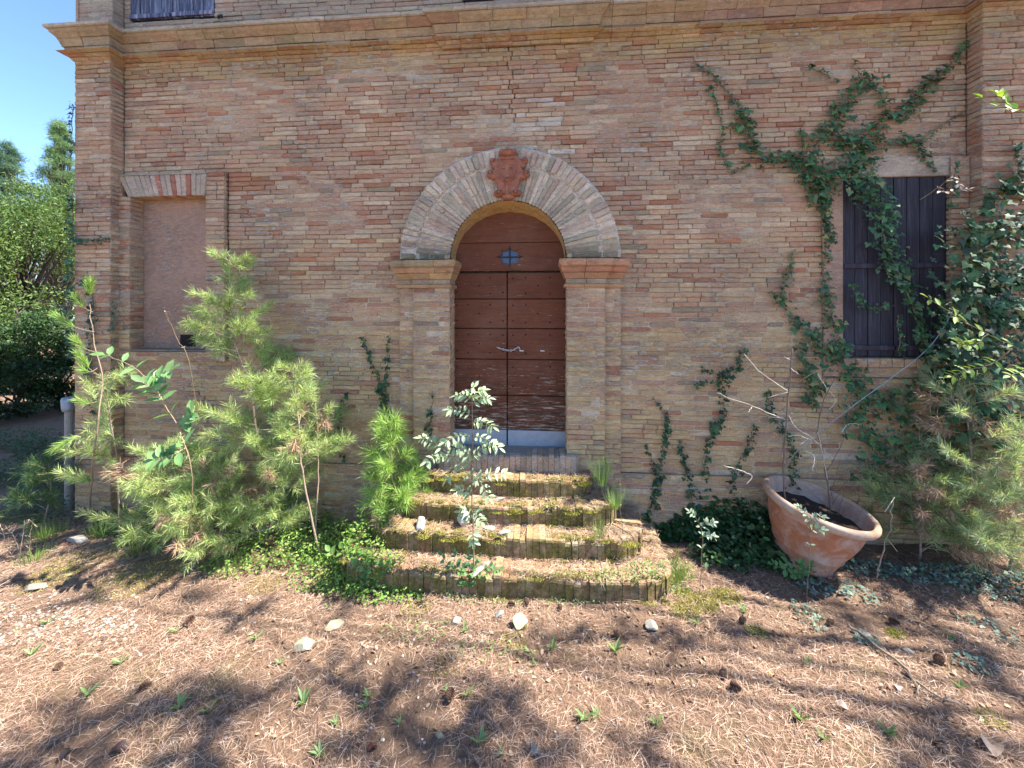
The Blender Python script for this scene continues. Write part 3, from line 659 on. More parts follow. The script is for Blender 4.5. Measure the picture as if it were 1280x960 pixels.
for s, (xa, xb) in enumerate(((XC - .60, XM - .004), (XM + .004, XC + .60))):
    leaf = empty('door_leaf', ((xa + xb) / 2, DY, dz(566)), door)
    for z0, z1 in zip(lz[:-1], lz[1:]): plank(z0, z1 - .003, xa, xb, leaf, jit(RED, .09), y0=DY + random.uniform(-.002, .002))
    mb = MB(); box(mb, (xa, DY + .028, dz(566)), (xb, DY + .06, lz[-1]), (.03, .012, .01)); mb.build('backing_board', M['door'], leaf)
    mb = MB(); box(mb, (xa + .004, DY - .006, dz(566)), (xb - .003, DY - .003 + .02, lz[0] + .004), (.30, .33, .38), .002); mb.build('kick_plate', M['metal'], leaf)
    mb = MB()
    for z0, z1 in zip(lz[:-1], lz[1:]):
        h = z1 - z0
        for fx, fz in ((.09, .25), (.09, .78), (.30, .80), (.50, .50), (.30, .2), (.70, .80), (.93, .25), (.93, .78), (.70, .2)):
            if random.random() < .12: continue
            x = xa + (xb - xa) * fx; z = z0 + h * fz; r = .0095
            mb.add([(x - r, DY - .002, z), (x, DY - .002, z - r), (x + r, DY - .002, z), (x, DY - .002, z + r), (x, DY - .010, z)], [(0, 1, 4), (1, 2, 4), (2, 3, 4), (3, 0, 4)], (.05, .022, .018))
    mb.build('stud', M['iron'], leaf, kind='stuff')
mb = MB(); box(mb, (XM - .012, DY + .031, dz(566)), (XM + .012, DY + .05, zt[0]), (.008, .005, .005)); mb.build('meeting_edge', M['door'], door)
mb = MB(); box(mb, (XC - .60, DY - .010, zt[0] - .006), (XC + .60, DY + .0, zt[0] + .010), RED, .003); mb.build('rail', M['door'], door)
tk = MB(); box(tk, (XC - .57, -.08, .700), (XC + .57, .16, .795), (.25, .21, .17)); tk.build('threshold_slab', M['stone'], door)

# chain with links across the two leaves
ch = MB(); pts = smooth_path([W(621, 434, DY - .02), W(630, 437, DY - .025), W(640, 438, DY - .025), W(648, 434, DY - .02), W(650, 437, DY - .01)], 4)
for i in range(len(pts) - 1):
    a, b = pts[i], pts[i + 1]; d = (b - a); L = np.linalg.norm(d); d /= L; nrm_ = np.array((0, 0, 1.)) if i % 2 else np.array((0, -1., 0)); u = np.cross(d, nrm_); u = nrm_
    c = (a + b) / 2; loop = [c + d * math.cos(t) * L * .72 + u * math.sin(t) * .008 for t in np.linspace(0, 2 * math.pi, 11)]
    tube(ch, loop, .0028, .0028, 5, (.55, .55, .56))
tag(ch.build('chain', M['iron'], None, smooth=True), 'thin steel chain fastening the two leaves of the brown door', 'chain')
lk = MB()
for px in (652, 678):
    p = W(px, 438.5, DY - .004); box(lk, (p[0] - .022, DY - .010, p[2] - .006), (p[0] + .022, DY - .003, p[2] + .006), (.5, .48, .44), .002)
lk.build('key_plate', M['metal'], door, kind='stuff')

# blind niche: plaster panel, flat arch of fanned bricks
nich = empty('blind_window', ((n0 + n1) / 2, 0, nzb), house)
mb = MB(); gx, gy = 24, 50; vs = []; fs = []
hx, hz = W(234, 425, .1)[0], W(234, 425, .1)[2]
for j in range(gy + 1):
    for i in range(gx + 1):
        x = n0 + (n1 - n0) * i / gx; z = nzb - .01 + (nzt - nzb + .02) * j / gy; vs.append((x, .10 + .004 * math.sin(i * .9 + j * .3) * math.cos(j * .5), z))
for j in range(gy):
    for i in range(gx):
        x = n0 + (n1 - n0) * (i + .5) / gx; z = nzb - .01 + (nzt - nzb + .02) * (j + .5) / gy
        if ((x - hx - .01) / .10) ** 4 + ((z - hz) / .075) ** 4 < 1: continue
        fs.append((j * (gx + 1) + i, j * (gx + 1) + i + 1, (j + 1) * (gx + 1) + i + 1, (j + 1) * (gx + 1) + i))
mb.add(vs, fs, (.37, .235, .175)); mb.build('plaster_panel', M['plaster'], nich, smooth=True)
mb = MB(); box(mb, (hx - .12, .105, hz - .12), (hx + .14, .29, hz + .12), (.02, .015, .012)); mb.build('hole_shade', M['soil'], nich)  # near-black block stands in for the shade inside the opening
la, lb = nl + .09, n1; cxn = (n0 + n1) / 2; nv = 17
for k in range(nv):
    f0, f1 = k / nv, (k + 1) / nv; lo0, lo1 = n0 + .0 + (n1 - n0) * f0, n0 + (n1 - n0) * f1; hi0, hi1 = la - .02 + (lb + .02 - la + .02) * f0, la - .02 + (lb + .04 - la) * f1
    cs = [np.array((lo0 + .002, JF - .012, nzt)), np.array((lo1 - .002, JF - .012, nzt)), np.array((hi1 - .002, JF - .012, nls)), np.array((hi0 + .002, JF - .012, nls))]
    col = jit((.36, .13, .085) if k % 3 == 1 and 4 < k < 14 else ((.46, .35, .27) if 4 < k < 14 else (.42, .34, .26)), .1)
    mb = MB(); brickq(mb, cs, Na, .12, col, chip=.004, bev=.004, out=random.gauss(0, .002)); mb.build('voussoir', M['arch'], nich, loc=sum(cs) / 4)
mb = MB(); box(mb, (nl + .085, JF - .02, nls + .001), (n1 + .03, .05, nls + .014), (.36, .33, .29), .003); box(mb, (n0 - .02, -.028, nzt - .0), (n1 + .02, .102, nzt + .012), (.45, .28, .16)); mb.build('drip_course', M['arch'], nich)
mb = MB(); box(mb, (nl + .10, JF - .01, nzb - .012), (nr - .06, .1, nzb + .004), (.20, .18, .14), .004); mb.build('sill', M['arch'], nich)

# right window: plastered lintel and jamb, brick sill, plank shutters
win = empty('shuttered_window', ((w0 + w1) / 2, 0, wzb), house)
mb = MB(); xs_ = np.linspace(wl0, wr1 + .0, 20); vs = []; fs = []
la0, la1 = W(1066, 210)[0], W(1172, 210)[0]
box(mb, (wl0 + .10, -.022, wzt + .002), (w1 + .05, .05, wlt - .002), (.50, .40, .31), .006); mb.build('lintel', M['plaster'], win)
mb = MB(); box(mb, (wl0, -.016, wsb), (w0 - .004, .05, wzt), (.44, .28, .20), .005); box(mb, (wl0, -.012, wzt + .001), (wl0 + .099, .05, wlt - .002), (.42, .27, .19), .004); mb.build('jamb', M['plaster'], win)
for k in range(9):
    xa = w0 - .02 + (w1 - w0 + .04) * k / 9; xb = w0 - .02 + (w1 - w0 + .04) * (k + 1) / 9
    cs = [np.array((xa + .003, -.05, wzb - .085)), np.array((xb - .003, -.05, wzb - .085)), np.array((xb - .003, -.05, wzb - .004)), np.array((xa + .003, -.05, wzb - .004))]
    mb = MB(); brickq(mb, cs, Na, .12, jit((.50, .34, .20), .1)); mb.build('sill_brick', M['brick'], win, loc=sum(cs) / 4)
mb = MB(); box(mb, (w0 - .02, -.018, wsb), (w1 + .02, .045, wzb - .09), (.42, .30, .19)); mb.build('apron', M['mortar'], win)
def shutter(parent, xa, xb, za, zb, mat, y=.0, boards=4, battens=(.2, .8), rise=.035):
    sh = empty('shutter', ((xa + xb) / 2, y, za), parent)
    wd = (xb - xa) / boards
    for k in range(boards):
        mb = MB(); dy = random.uniform(-.003, .003); t = random.uniform(.7, 1.25); box(mb, (xa + wd * k + .003, y + dy, za + random.uniform(0, .012)), (xa + wd * (k + 1) - .003, y + rise - .01 + dy, zb), (t, t, t), .003); mb.build('board', M[mat], sh)
    for f in battens:
        z = za + (zb - za) * f; mb = MB(); box(mb, (xa + .01, y - .020, z - .022), (xb - .01, y - .004, z + .022), (1.3, 1.1, 1.2), .003); mb.build('batten', M[mat], sh)
    mb = MB(); box(mb, (xa + .002, y + rise - .009, za + .01), (xb - .002, y + rise, zb - .005), (.4, .4, .4)); mb.build('shutter_back', M[mat], sh)
mid = (w0 + w1) / 2
shutter(win, w0, mid - .003, wzb, wzt, 'shutter', .0, 4, (.055, .51)); shutter(win, mid + .003, w1, wzb, wzt, 'shutter', .002, 4, (.055, .51))
for a, b in uw:
    wi = empty('upper_window', ((a + b) / 2, 0, UZ), house); mm = (a + b) / 2
    shutter(wi, a, mm - .003, UZ + .01, 6.22, 'shutter_pale', .0, 4, (.035, .8)); shutter(wi, mm + .003, b, UZ + .01, 6.22, 'shutter_pale', .0, 4, (.035, .8))
hk = MB(); p = W(273, 20, -.06); tube(hk, smooth_path([p + (-.04, .05, .02), p, p + (.05, -.02, -.01), p + (.07, -.04, -.05)], 3), .012, .009, 6, (.03, .03, .03)); hk.build('shutter_catch', M['iron'], house)

# ------------------------------------------------------------------ the steps
steps = empty('entrance_steps', (XC, -.5, 0), None, 'five mossy brick steps with rounded corners leading up to the arched door', 'steps')
STEP = [(.69, -.165, .80, .635), (.85, -.30, .64, .47), (1.02, -.48, .48, .31), (1.20, -.67, .32, .15), (1.36, -.91, .16, -.06)]
def step_path(hw, yf, back, n=200):
    r = .10 if hw < .7 else .30; bow = .0 if hw < .7 else .03
    P = [(XC - hw - .03, back), (XC - hw, yf + r)]
    for k in range(1, 8):
        a = math.pi + math.pi / 2 * k / 8; P.append((XC - hw + r + r * math.cos(a), yf + r + r * math.sin(a)))
    for k in range(0, 13):
        f = k / 12; P.append((XC - hw + r + (2 * hw - 2 * r) * f, yf - bow * math.sin(math.pi * f)))
    for k in range(1, 8):
        a = 1.5 * math.pi + math.pi / 2 * k / 8; P.append((XC + hw - r + r * math.cos(a), yf + r + r * math.sin(a)))
    P += [(XC + hw, yf + r), (XC + hw + .03, back)]; return [np.array(p) for p in P]
STEP_PATHS = []
for si, (hw, yf, zt_, zb_) in enumerate(STEP):
    st = empty('step', (XC, yf, zb_), steps); back = .0 if si < 1 else -.06
    P = step_path(hw, yf, back); STEP_PATHS.append((P, zt_))
    acc = np.concatenate([[0], np.cumsum([np.linalg.norm(P[i + 1] - P[i]) for i in range(len(P) - 1)])]); tot = acc[-1]
    def at(t):
        t = min(max(t, 0), tot); i = min(int(np.searchsorted(acc, t, 'right')) - 1, len(P) - 2); return P[i] + (P[i + 1] - P[i]) * ((t - acc[i]) / (acc[i + 1] - acc[i]))
    def nr_(t):
        d = at(t + .03) - at(t - .03); d /= np.linalg.norm(d); return np.array((d[1], -d[0]))
    pw = .052 if si < 4 else .060
    nb = int(tot / pw); h = zt_ - zb_; dep = .23 if si else .2
    for k in range(nb):
        t0, t1 = tot * k / nb + .0012, tot * (k + 1) / nb - .0012; a, b = at(t0), at(t1); n_ = nr_((t0 + t1) / 2); dz_ = random.gauss(0, .0055) - (random.uniform(.015, .035) if random.random() < .09 and si else 0) + .010 * math.sin(k * .31 + si); o = random.gauss(0, .0055) + .012 * math.sin(k * .23 + si * 2)
        a = a + n_ * o; b = b + n_ * o; z1 = zt_ + dz_
        ai, bi = at(t0) - nr_(t0) * dep, at(t1) - nr_(t1) * dep
        # worn upright brick: profile with rounded nosing
        prof = [(0, zb_), (0, z1 - .022), (.008, z1 - .006), (.03, z1), (1, z1), (1, zb_)]; vs = []
        for e, ei in ((a, ai), (b, bi)):
            for f, z in prof: q = e + (ei - e) * (f if f in (0, 1) else f / dep * .8); vs.append((q[0] + random.uniform(-.0015, .0015), q[1] + random.uniform(-.0015, .0015), z + random.uniform(-.0015, .0015)))
        m_ = len(prof); fs = [tuple(range(m_)), tuple(reversed(range(m_, 2 * m_)))] + [(i, (i + 1) % m_ , m_ + (i + 1) % m_, m_ + i) for i in range(m_)]
        fs = [tuple(reversed(f)) for f in fs]
        cc = random.choice([(.42, .29, .18), (.40, .27, .15), (.45, .34, .22), (.38, .21, .13)]) if si else random.choice([(.42, .34, .26), (.39, .30, .22), (.44, .33, .24)])
        mb = MB(); mb.add(vs, fs, jit(cc, .13)); mb.build('brick', M['brickstep0'] if si == 0 and 'brickstep0' in M else (M['arch'] if si == 0 else M['stepbrick']), st)
    # solid filling behind the nosing
    mb = MB(); I = [p - np.array(nr_(acc[i])) * .05 for i, p in enumerate(P)]; I[0][1] = back; I[-1][1] = back
    n = len(I); zz = zt_ - .022; vs = [(p[0], p[1], zz) for p in I] + [(p[0], p[1], zb_ - .02) for p in I]
    fs = [tuple(range(n))] + [(i, n + i, n + (i + 1) % n, (i + 1) % n) for i in range(n)]
    mb.add(vs, fs, (.30, .22, .14)); mb.build('filling', M['mortar'], st)
def inside_step(x, y, si):
    hw, yf, zt_, zb_ = STEP[si]; r = .10 if si == 0 else .30
    ax = np.abs(x - XC); ok = (ax < hw) & (y > yf) & (y < 0); cx = hw - r; cy = yf + r
    cor_ = (ax > cx) & (y < cy) & (np.hypot(ax - cx, y - cy) > r); return ok & ~cor_
def surf(x, y):
    z = gz(x, y)
    for si in (4, 3, 2, 1, 0): z = np.where(inside_step(x, y, si), STEP[si][2], z)
    return z

# ------------------------------------------------------------------ fallen pine needles and other litter
def litter():
    f = Fol(); n = 230000
    # denser near the camera
    x = rng.uniform(-5.6, 5.2, n); y = -3.3 + 3.2 * rng.beta(1.0, 1.35, n)
    d = (y + DIST); keep = np.abs(x) < d * 1.5 + .5; x, y = x[keep], y[keep]
    patch = np.sin(x * 2.3 + 1.1 * np.sin(y * 3)) * np.cos(y * 2.9 + x) + .5 * np.sin(x * 7 + y * 5); keep = rng.uniform(size=len(x)) < np.clip(.66 + .42 * patch, .10, 1); x, y = x[keep], y[keep]
    z = surf(x, y) + rng.uniform(.002, .018, len(x)); n = len(x)
    a = rng.uniform(0, 2 * math.pi, n); Y = np.stack([np.cos(a), np.sin(a), rng.normal(0, .13, n)], 1); Z = np.stack([rng.normal(0, .5, n), rng.normal(0, .5, n), np.ones(n)], 1)
    pal = np.array([(.43, .265, .175), (.54, .375, .27), (.64, .51, .40), (.25, .135, .088), (.51, .335, .235), (.37, .22, .15), (.60, .445, .335)]); C = pal[rng.integers(0, len(pal), n)] * rng.uniform(.75, 1.2, (n, 1))
    f.add(np.stack([x, y, z], 1), Y, Z, rng.uniform(.03, .105, n), rng.uniform(.0009, .0018, n), C)
    n = 14000; x = XC + rng.uniform(-1.45, 1.45, n); y = -rng.uniform(.0, 1.0, n); ok = inside_step(x, y + .02, 4) & ~inside_step(x, y, 0) & (rng.uniform(size=n) < .45 + .55 * np.sin(x * 5 + y * 8) ** 2); x, y = x[ok], y[ok]; n = len(x)
    z = surf(x, y) + rng.uniform(.003, .02, n); a = rng.uniform(0, 6.28, n); Y = np.stack([np.cos(a), np.sin(a), rng.normal(-.1, .2, n)], 1); Z = np.stack([rng.normal(0, .5, n), rng.normal(0, .5, n), np.ones(n)], 1)
    f.add(np.stack([x, y, z], 1), Y, Z, rng.uniform(.03, .10, n), rng.uniform(.0013, .0024, n), pal[rng.integers(0, len(pal), n)] * rng.uniform(.8, 1.2, (n, 1)))
    tag(f.build('pine_needle_litter', T_GNEEDLE, M['dry'], None, 'stuff'), 'reddish brown fallen pine needles carpeting the ground and steps', 'pine needles')
    f = Fol(); n = 9000
    x = rng.uniform(-5, 4.8, n); y = -3.0 + 2.8 * rng.uniform(size=n) ** .8; z = surf(x, y) + .006
    w = rng.uniform(size=n); keep = (y > -1.7) | (w < .25); x, y, z = x[keep], y[keep], z[keep]; n = len(x)
    a = rng.uniform(0, 2 * math.pi, n); Y = np.stack([np.cos(a), np.sin(a), rng.normal(0, .25, n)], 1); Z = np.stack([rng.normal(0, .4, n), rng.normal(0, .4, n), np.ones(n)], 1)
    pal = np.array([(.22, .13, .08), (.34, .21, .12), (.15, .09, .06), (.40, .30, .20)]); L = rng.uniform(.012, .04, n)
    f.add(np.stack([x, y, z], 1), Y, Z, L, L * .7, pal[rng.integers(0, 4, n)])
    tag(f.build('leaf_litter', T_OVAL, M['dry'], None, 'stuff'), 'small dead brown leaves and bark scraps strewn over the soil', 'dead leaves')
litter()

# ------------------------------------------------------------------ plants
def thing_plant(name, base, label, cat, group=None): return empty(name, base, None, label, cat, group)
NG = (.40, .49, .20); NG_SHADE = (.07, .13, .05); NGB = (.32, .47, .13)  # the dark needle green has shade painted in, for the far left bush
def needles_on(f, pts, n_per_m, L, col, ang=.75, w=.0022, start=0.0, droop=0):
    pts = [np.asarray(p) for p in pts]
    for i in range(len(pts) - 1):
        if i / max(1, len(pts) - 1) < start: continue
        a, b = pts[i], pts[i + 1]; d = b - a; Lg = np.linalg.norm(d)
        n = max(2, int(Lg * n_per_m)); d = d / (Lg + 1e-9); t = rng.uniform(0, 1, n)
        P = a + (b - a) * t[:, None]; r = rdir(n); r = r - (r @ d)[:, None] * d; r /= np.linalg.norm(r, axis=1, keepdims=True) + 1e-9
        aa = rng.normal(ang, .18, n)[:, None]; Y = d * np.cos(aa) + r * np.sin(aa); Y[:, 2] -= droop
        f.add(P, Y, rdir(n), rng.uniform(.75, 1.15, n) * L, w, vary(col, n, .6, .18))
def pine_sapling(name, trunk, label, spread, nb, L=.085, dens=500, r0=.012, col=NG, t0=.25, up=.35, cat='sapling', group=None, dry=0, sub=4, w=.0030, tips=None):
    T = smooth_path(trunk, 6, .003); root = thing_plant(name, T[0], label, cat, group); st = MB(); f = Fol(); fd = Fol()
    tube(st, T, r0, .003, 7, (.30, .22, .16), .08)
    n = len(T)
    needles_on(f, T[int(n * .72):], dens * 1.1, L, col)
    for k in range(nb):
        t = t0 + (1 - t0) * (k + random.random() * .7) / nb; t = min(t, .985); i = min(int(t * (n - 1)), n - 2); p = T[i] + (T[i + 1] - T[i]) * (t * (n - 1) - i)
        a = random.uniform(0, 2 * math.pi); Lb = spread * (1.05 - t) ** .65 * random.uniform(.55, 1.1) + .05
        d = np.array((math.cos(a), math.sin(a), up + random.uniform(-.2, .25))); d /= np.linalg.norm(d)
        br = [p + d * Lb * q + np.array((0, 0, .10 * Lb * q * q)) + rng.normal(0, .008, 3) * q for q in np.linspace(0, 1, 6)]
        br = [np.array((q[0], min(q[1], -.05) if -4.95 < q[0] < 4.2 else q[1], max(q[2], float(gz(q[0], q[1])) + .03))) for q in br]
        tube(st, br, r0 * .38, .0015, 5, (.32, .24, .17)); dead = random.random() < dry
        needles_on(fd if dead else f, br, dens, L, (.42, .28, .18) if dead else col, start=.25, droop=.5 if dead else 0, w=w)
        for q in range(sub):
            m = random.randint(1, 4); s = br[m]; dd = d + rng.normal(0, .55, 3); dd[2] += .15; dd /= np.linalg.norm(dd); Ls = Lb * random.uniform(.3, .55) * (1.15 - m * .15)
            sb = [s + dd * Ls * u for u in np.linspace(0, 1, 4)]; sb = [np.array((g[0], min(g[1], -.05) if -4.95 < g[0] < 4.2 else g[1], g[2])) for g in sb]; tube(st, sb, r0 * .2, .001, 4, (.33, .25, .17)); needles_on(fd if dead else f, sb, dens, L, (.42, .28, .18) if dead else col, droop=.5 if dead else 0, w=w)
    st.build('trunk', M['bark'], root, smooth=True); f.build('needles', T_NEEDLE, M['needle'], root, 'stuff')
    if fd.n(): fd.build('dry_needles', T_NEEDLE, M['dry'], root, 'stuff')
    return root
def DS(px, py, s): return D(px, py, s)
# the tall one on the left, its base hidden in the undergrowth
b = G(352, 668); s0 = (b - CC) @ CF
pine_sapling('pine_sapling', [b, DS(338, 590, s0 - .02), DS(321, 540, s0 - .03), DS(312, 480, s0 - .02), DS(294, 430, s0 - .02), DS(288, 380, s0), DS(288, 322, s0)], 'tallest young pine, bright green, leaning left in front of the wall beside the niche', .80, 44, dens=520, r0=.014, t0=.14, sub=5)
b = G(402, 702); s0 = (b - CC) @ CF
pine_sapling('pine_sapling', [b, DS(380, 600, s0), DS(374, 540, s0), DS(366, 460, s0)], 'young pine with pale bare lower stem and reddish dry shoots, right of the tallest pine', .50, 24, dens=500, r0=.010, t0=.38, dry=.12)
b = G(392, 692); s0 = (b - CC) @ CF
pine_sapling('pine_sapling', [b, DS(398, 600, s0 + .1), DS(396, 540, s0 + .1), DS(392, 485, s0 + .1)], 'slim forked young pine with one thin bare stem beside the reddish pine', .30, 12, dens=450, r0=.008, t0=.5, dry=.3)
b = G(500, 690); s0 = (b - CC) @ CF
pine_sapling('pine_sapling', [b, DS(497, 645, s0), DS(490, 590, s0), DS(487, 528, s0)], 'low bushy bright green pine seedling standing at the left end of the steps', .40, 34, L=.11, dens=520, r0=.007, col=NGB, t0=.3, up=.6)
for (px, py, tx, ty, lab, sp, nb_, col, dry) in (
    (150, 672, 128, 470, 'young pine with sparse drooping shoots in front of the left corner pilaster', .55, 18, NG, .05),
    (215, 680, 225, 560, 'wide low pine bush beneath the blind niche', .75, 36, NG, .1),
    (275, 690, 262, 590, 'dense low pine bush between the niche and the tallest pine', .68, 36, NG, .12),
    (330, 680, 345, 585, 'low feathery pine bush at the foot of the tallest pine', .55, 24, NG, .12),
    (55, 655, 60, 575, 'dark low pine bush in the shade at the far left edge', .50, 14, NG_SHADE, 0)):
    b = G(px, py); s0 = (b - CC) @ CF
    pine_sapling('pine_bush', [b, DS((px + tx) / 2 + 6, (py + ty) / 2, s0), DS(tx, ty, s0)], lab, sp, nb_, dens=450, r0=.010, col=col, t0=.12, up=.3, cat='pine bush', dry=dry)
for (px, py, tx, ty, lab, sp, nb_, col) in (
    (1215, 705, 1205, 480, 'tall grey green pine bush growing against the ivy at the right edge', .80, 44, (.40, .46, .28)),
    (1150, 700, 1140, 585, 'pine bush with long thin twigs just right of the terracotta pot', .62, 28, (.34, .42, .20)),
    (1262, 720, 1268, 560, 'rightmost low pine bush cut by the edge of the picture', .66, 30, (.36, .42, .24))):
    b = G(px, py); s0 = (b - CC) @ CF
    pine_sapling('pine_bush', [b, DS((px + tx) / 2 + 5, (py + ty) / 2, s0), DS(tx, ty, s0)], lab, sp, nb_, dens=450, r0=.010, col=col, t0=.1, up=.3, cat='pine bush', dry=.15, w=.0032)
# light green shoots at far left: one thin overhanging pine branch
root = thing_plant('pine_sapling', G(112, 640), 'thin young pine whose bright tufts reach up beside the corner pilaster', 'sapling'); st = MB(); f = Fol()
s0 = 3.45; T = smooth_path([G(112, 640), DS(118, 560, s0), DS(128, 480, s0), DS(118, 430, s0), DS(112, 380, s0)], 5, .004); tube(st, T, .007, .003, 5, (.3, .22, .15))
for a, b_ in (((124, 470), (98, 442)), ((120, 440), (95, 425)), ((118, 415), (70, 395)), ((116, 390), (96, 372)), ((122, 460), (104, 462)), ((112, 380), (112, 352)), ((126, 500), (100, 500)), ((124, 520), (70, 560))):
    br = smooth_path([DS(*a, s0), DS((a[0] + b_[0]) / 2, (a[1] + b_[1]) / 2 + 4, s0 - .05), DS(*b_, s0 - .1)], 3); tube(st, br, .003, .0015, 4, (.3, .22, .15)); needles_on(f, br[len(br) // 2:], 1500, .085, NGB, .5)
st.build('trunk', M['bark'], root); f.build('needles', T_NEEDLE, M['needle'], root, 'stuff')

# ---- ivy on the wall
IVG = (.058, .120, .045)
def ivy(name, label, strokes, cat='ivy', col=IVG, size=.046, group=None, Y0=-.02, dens=1.0, base=None, stem=True):
    """strokes: (pixel path on the wall, half width there in pixels, plane y or None)"""
    f = Fol(); st = MB(); first = None
    for path, hw, *o in strokes:
        Yp = o[0] if o else Y0; dn = o[1] if len(o) > 1 else 1.0
        P = smooth_path([W(px, py, Yp) for px, py in path], 6, .006)
        if first is None: first = P[0]
        tube(st, P, .0085 if np.max(hw) > 6 else .005, .0025, 5, (.24, .17, .11))
        hws = hw if isinstance(hw, (list, tuple)) else (hw, hw)
        for i in range(len(P) - 1):
            t = i / (len(P) - 1); h = (hws[0] + (hws[1] - hws[0]) * t) / 135.0 * (.75 + .45 * math.sin(i * 1.7 + len(P))); L = np.linalg.norm(P[i + 1] - P[i])
            n = rng.poisson(max(.6, L * (2 * h) * 2100 * dn * dens + L * 34 * dn))
            if n == 0: continue
            c = P[i] + (P[i + 1] - P[i]) * rng.uniform(0, 1, (n, 1)); rr = np.sqrt(rng.uniform(0, 1, n)) * h * 1.15; aa = rng.uniform(0, 2 * math.pi, n)
            c[:, 0] += rr * np.cos(aa); c[:, 2] += rr * np.sin(aa); c[:, 1] -= rng.uniform(.0, .018 + h * .45, n)
            Yd = np.stack([rng.normal(0, .55, n), rng.uniform(-.55, -.05, n), rng.normal(-.55, .35, n)], 1); Zd = np.stack([rng.normal(0, .35, n), -np.ones(n) * .8, rng.uniform(.1, 1.3, n)], 1)
            s_ = size * np.clip(rng.lognormal(-.22, .45, n), .28, 1.9) * (1 if h > .05 else .72); f.add(c, Yd, Zd, s_, s_ * .95, np.where(rng.uniform(size=(n, 1)) < .06, vary((.22, .20, .07), n, .3), vary(col, n, .6, .22)))
    root = thing_plant(name, base if base is not None else first, label, cat, group)
    if stem: st.build('vine', M['bark'], root)
    f.build('foliage', T_IVY, M['ivy'], root, 'stuff'); return root
ivy('climbing_ivy', 'large dark green ivy spreading over the wall and hanging across the shuttered window', [
    ([(1000, 440), (1030, 400), (1030, 330), (1033, 260), (1020, 232)], (5, 6), -.02, .6), ([(865, 78), (885, 88), (905, 110), (922, 130), (936, 160), (950, 195)], (2, 7)), ([(884, 108), (895, 130), (903, 160), (900, 185), (908, 205), (918, 215), (938, 203)], (2, 4)),
    ([(925, 140), (935, 165), (945, 192)], 9), ([(950, 197), (975, 199), (1000, 202), (1020, 208)], (8, 12)), ([(998, 205), (1030, 215), (1065, 212), (1085, 195)], 18), ([(1008, 225), (1022, 240), (1035, 232)], 14),
    ([(1020, 185), (1040, 155), (1060, 122), (1075, 105), (1092, 110)], (15, 11)), ([(1065, 72), (1072, 92), (1078, 105)], (2, 4)), ([(1005, 82), (1030, 92), (1050, 102)], (1, 3)), ([(1090, 108), (1103, 122), (1110, 142), (1125, 142)], 6),
    ([(1128, 145), (1150, 115), (1175, 95), (1195, 70), (1210, 48)], (11, 3)), ([(1050, 172), (1080, 165), (1107, 148)], 8), ([(1040, 185), (1075, 182), (1105, 172)], 11), ([(1125, 172), (1143, 176), (1152, 192), (1168, 214)], (9, 3)), ([(1145, 180), (1165, 165), (1205, 140)], (4, 2)),
    ([(998, 160), (1003, 180), (1000, 200)], 3), ([(1024, 250), (1036, 300)], (9, 7)), ([(1030, 340), (1036, 380), (1046, 430)], (5, 9), -.02, .8), ([(1060, 225), (1088, 240), (1104, 268)], (20, 17), -.06), ([(1104, 268), (1108, 305), (1126, 345)], (16, 13), -.07, .85), ([(1105, 325), (1128, 352), (1142, 385), (1152, 425), (1158, 448)], (14, 5), -.07),
    ([(1066, 355), (1070, 372), (1090, 386), (1112, 380)], 5, -.06), ([(1122, 395), (1124, 420), (1124, 445)], 3, -.05), ([(993, 312), (982, 345), (977, 375), (990, 395), (1012, 420), (1035, 442), (1052, 432)], (3, 11)), ([(963, 365), (978, 378)], 3), ([(998, 430), (1008, 470), (1012, 500), (1030, 470)], (8, 6)),
    ([(1030, 445), (1055, 455), (1075, 485), (1110, 505), (1150, 480)], (12, 16), -.02, .8), ([(1060, 500), (1080, 540), (1110, 560), (1080, 590)], (18, 24), -.03, .45), ([(1120, 520), (1150, 550), (1140, 600)], 24, -.05, .5), ([(1160, 460), (1180, 500), (1170, 560)], 22, -.05, .6)],
    base=W(1010, 640, -.05) * np.array((1, 1, 0)))
ivy('climbing_ivy', 'dense ivy mound with broad leaves covering the right corner pilaster', [
    ([(1190, 300), (1230, 292), (1278, 282)], 26, -.20), ([(1195, 345), (1240, 350), (1280, 345)], 32, -.24), ([(1200, 395), (1250, 400), (1285, 400)], 32, -.26), ([(1190, 440), (1240, 455), (1285, 450)], 28, -.28, .9), ([(1225, 262), (1250, 235), (1282, 215)], (8, 18), -.17, .7), ([(1268, 180), (1272, 215), (1280, 250)], 6, -.17), ([(1185, 380), (1180, 430), (1190, 480)], 20, -.1), ([(1200, 500), (1250, 520), (1285, 520)], 34, -.22, .8),
    ([(1190, 258), (1192, 230), (1196, 200)], 3, -.10)], col=(.045, .095, .036), size=.060, dens=.85, base=W(1230, 640, -.2) * np.array((1, 1, 0)))
TE = 'ivy tendrils low on the wall'
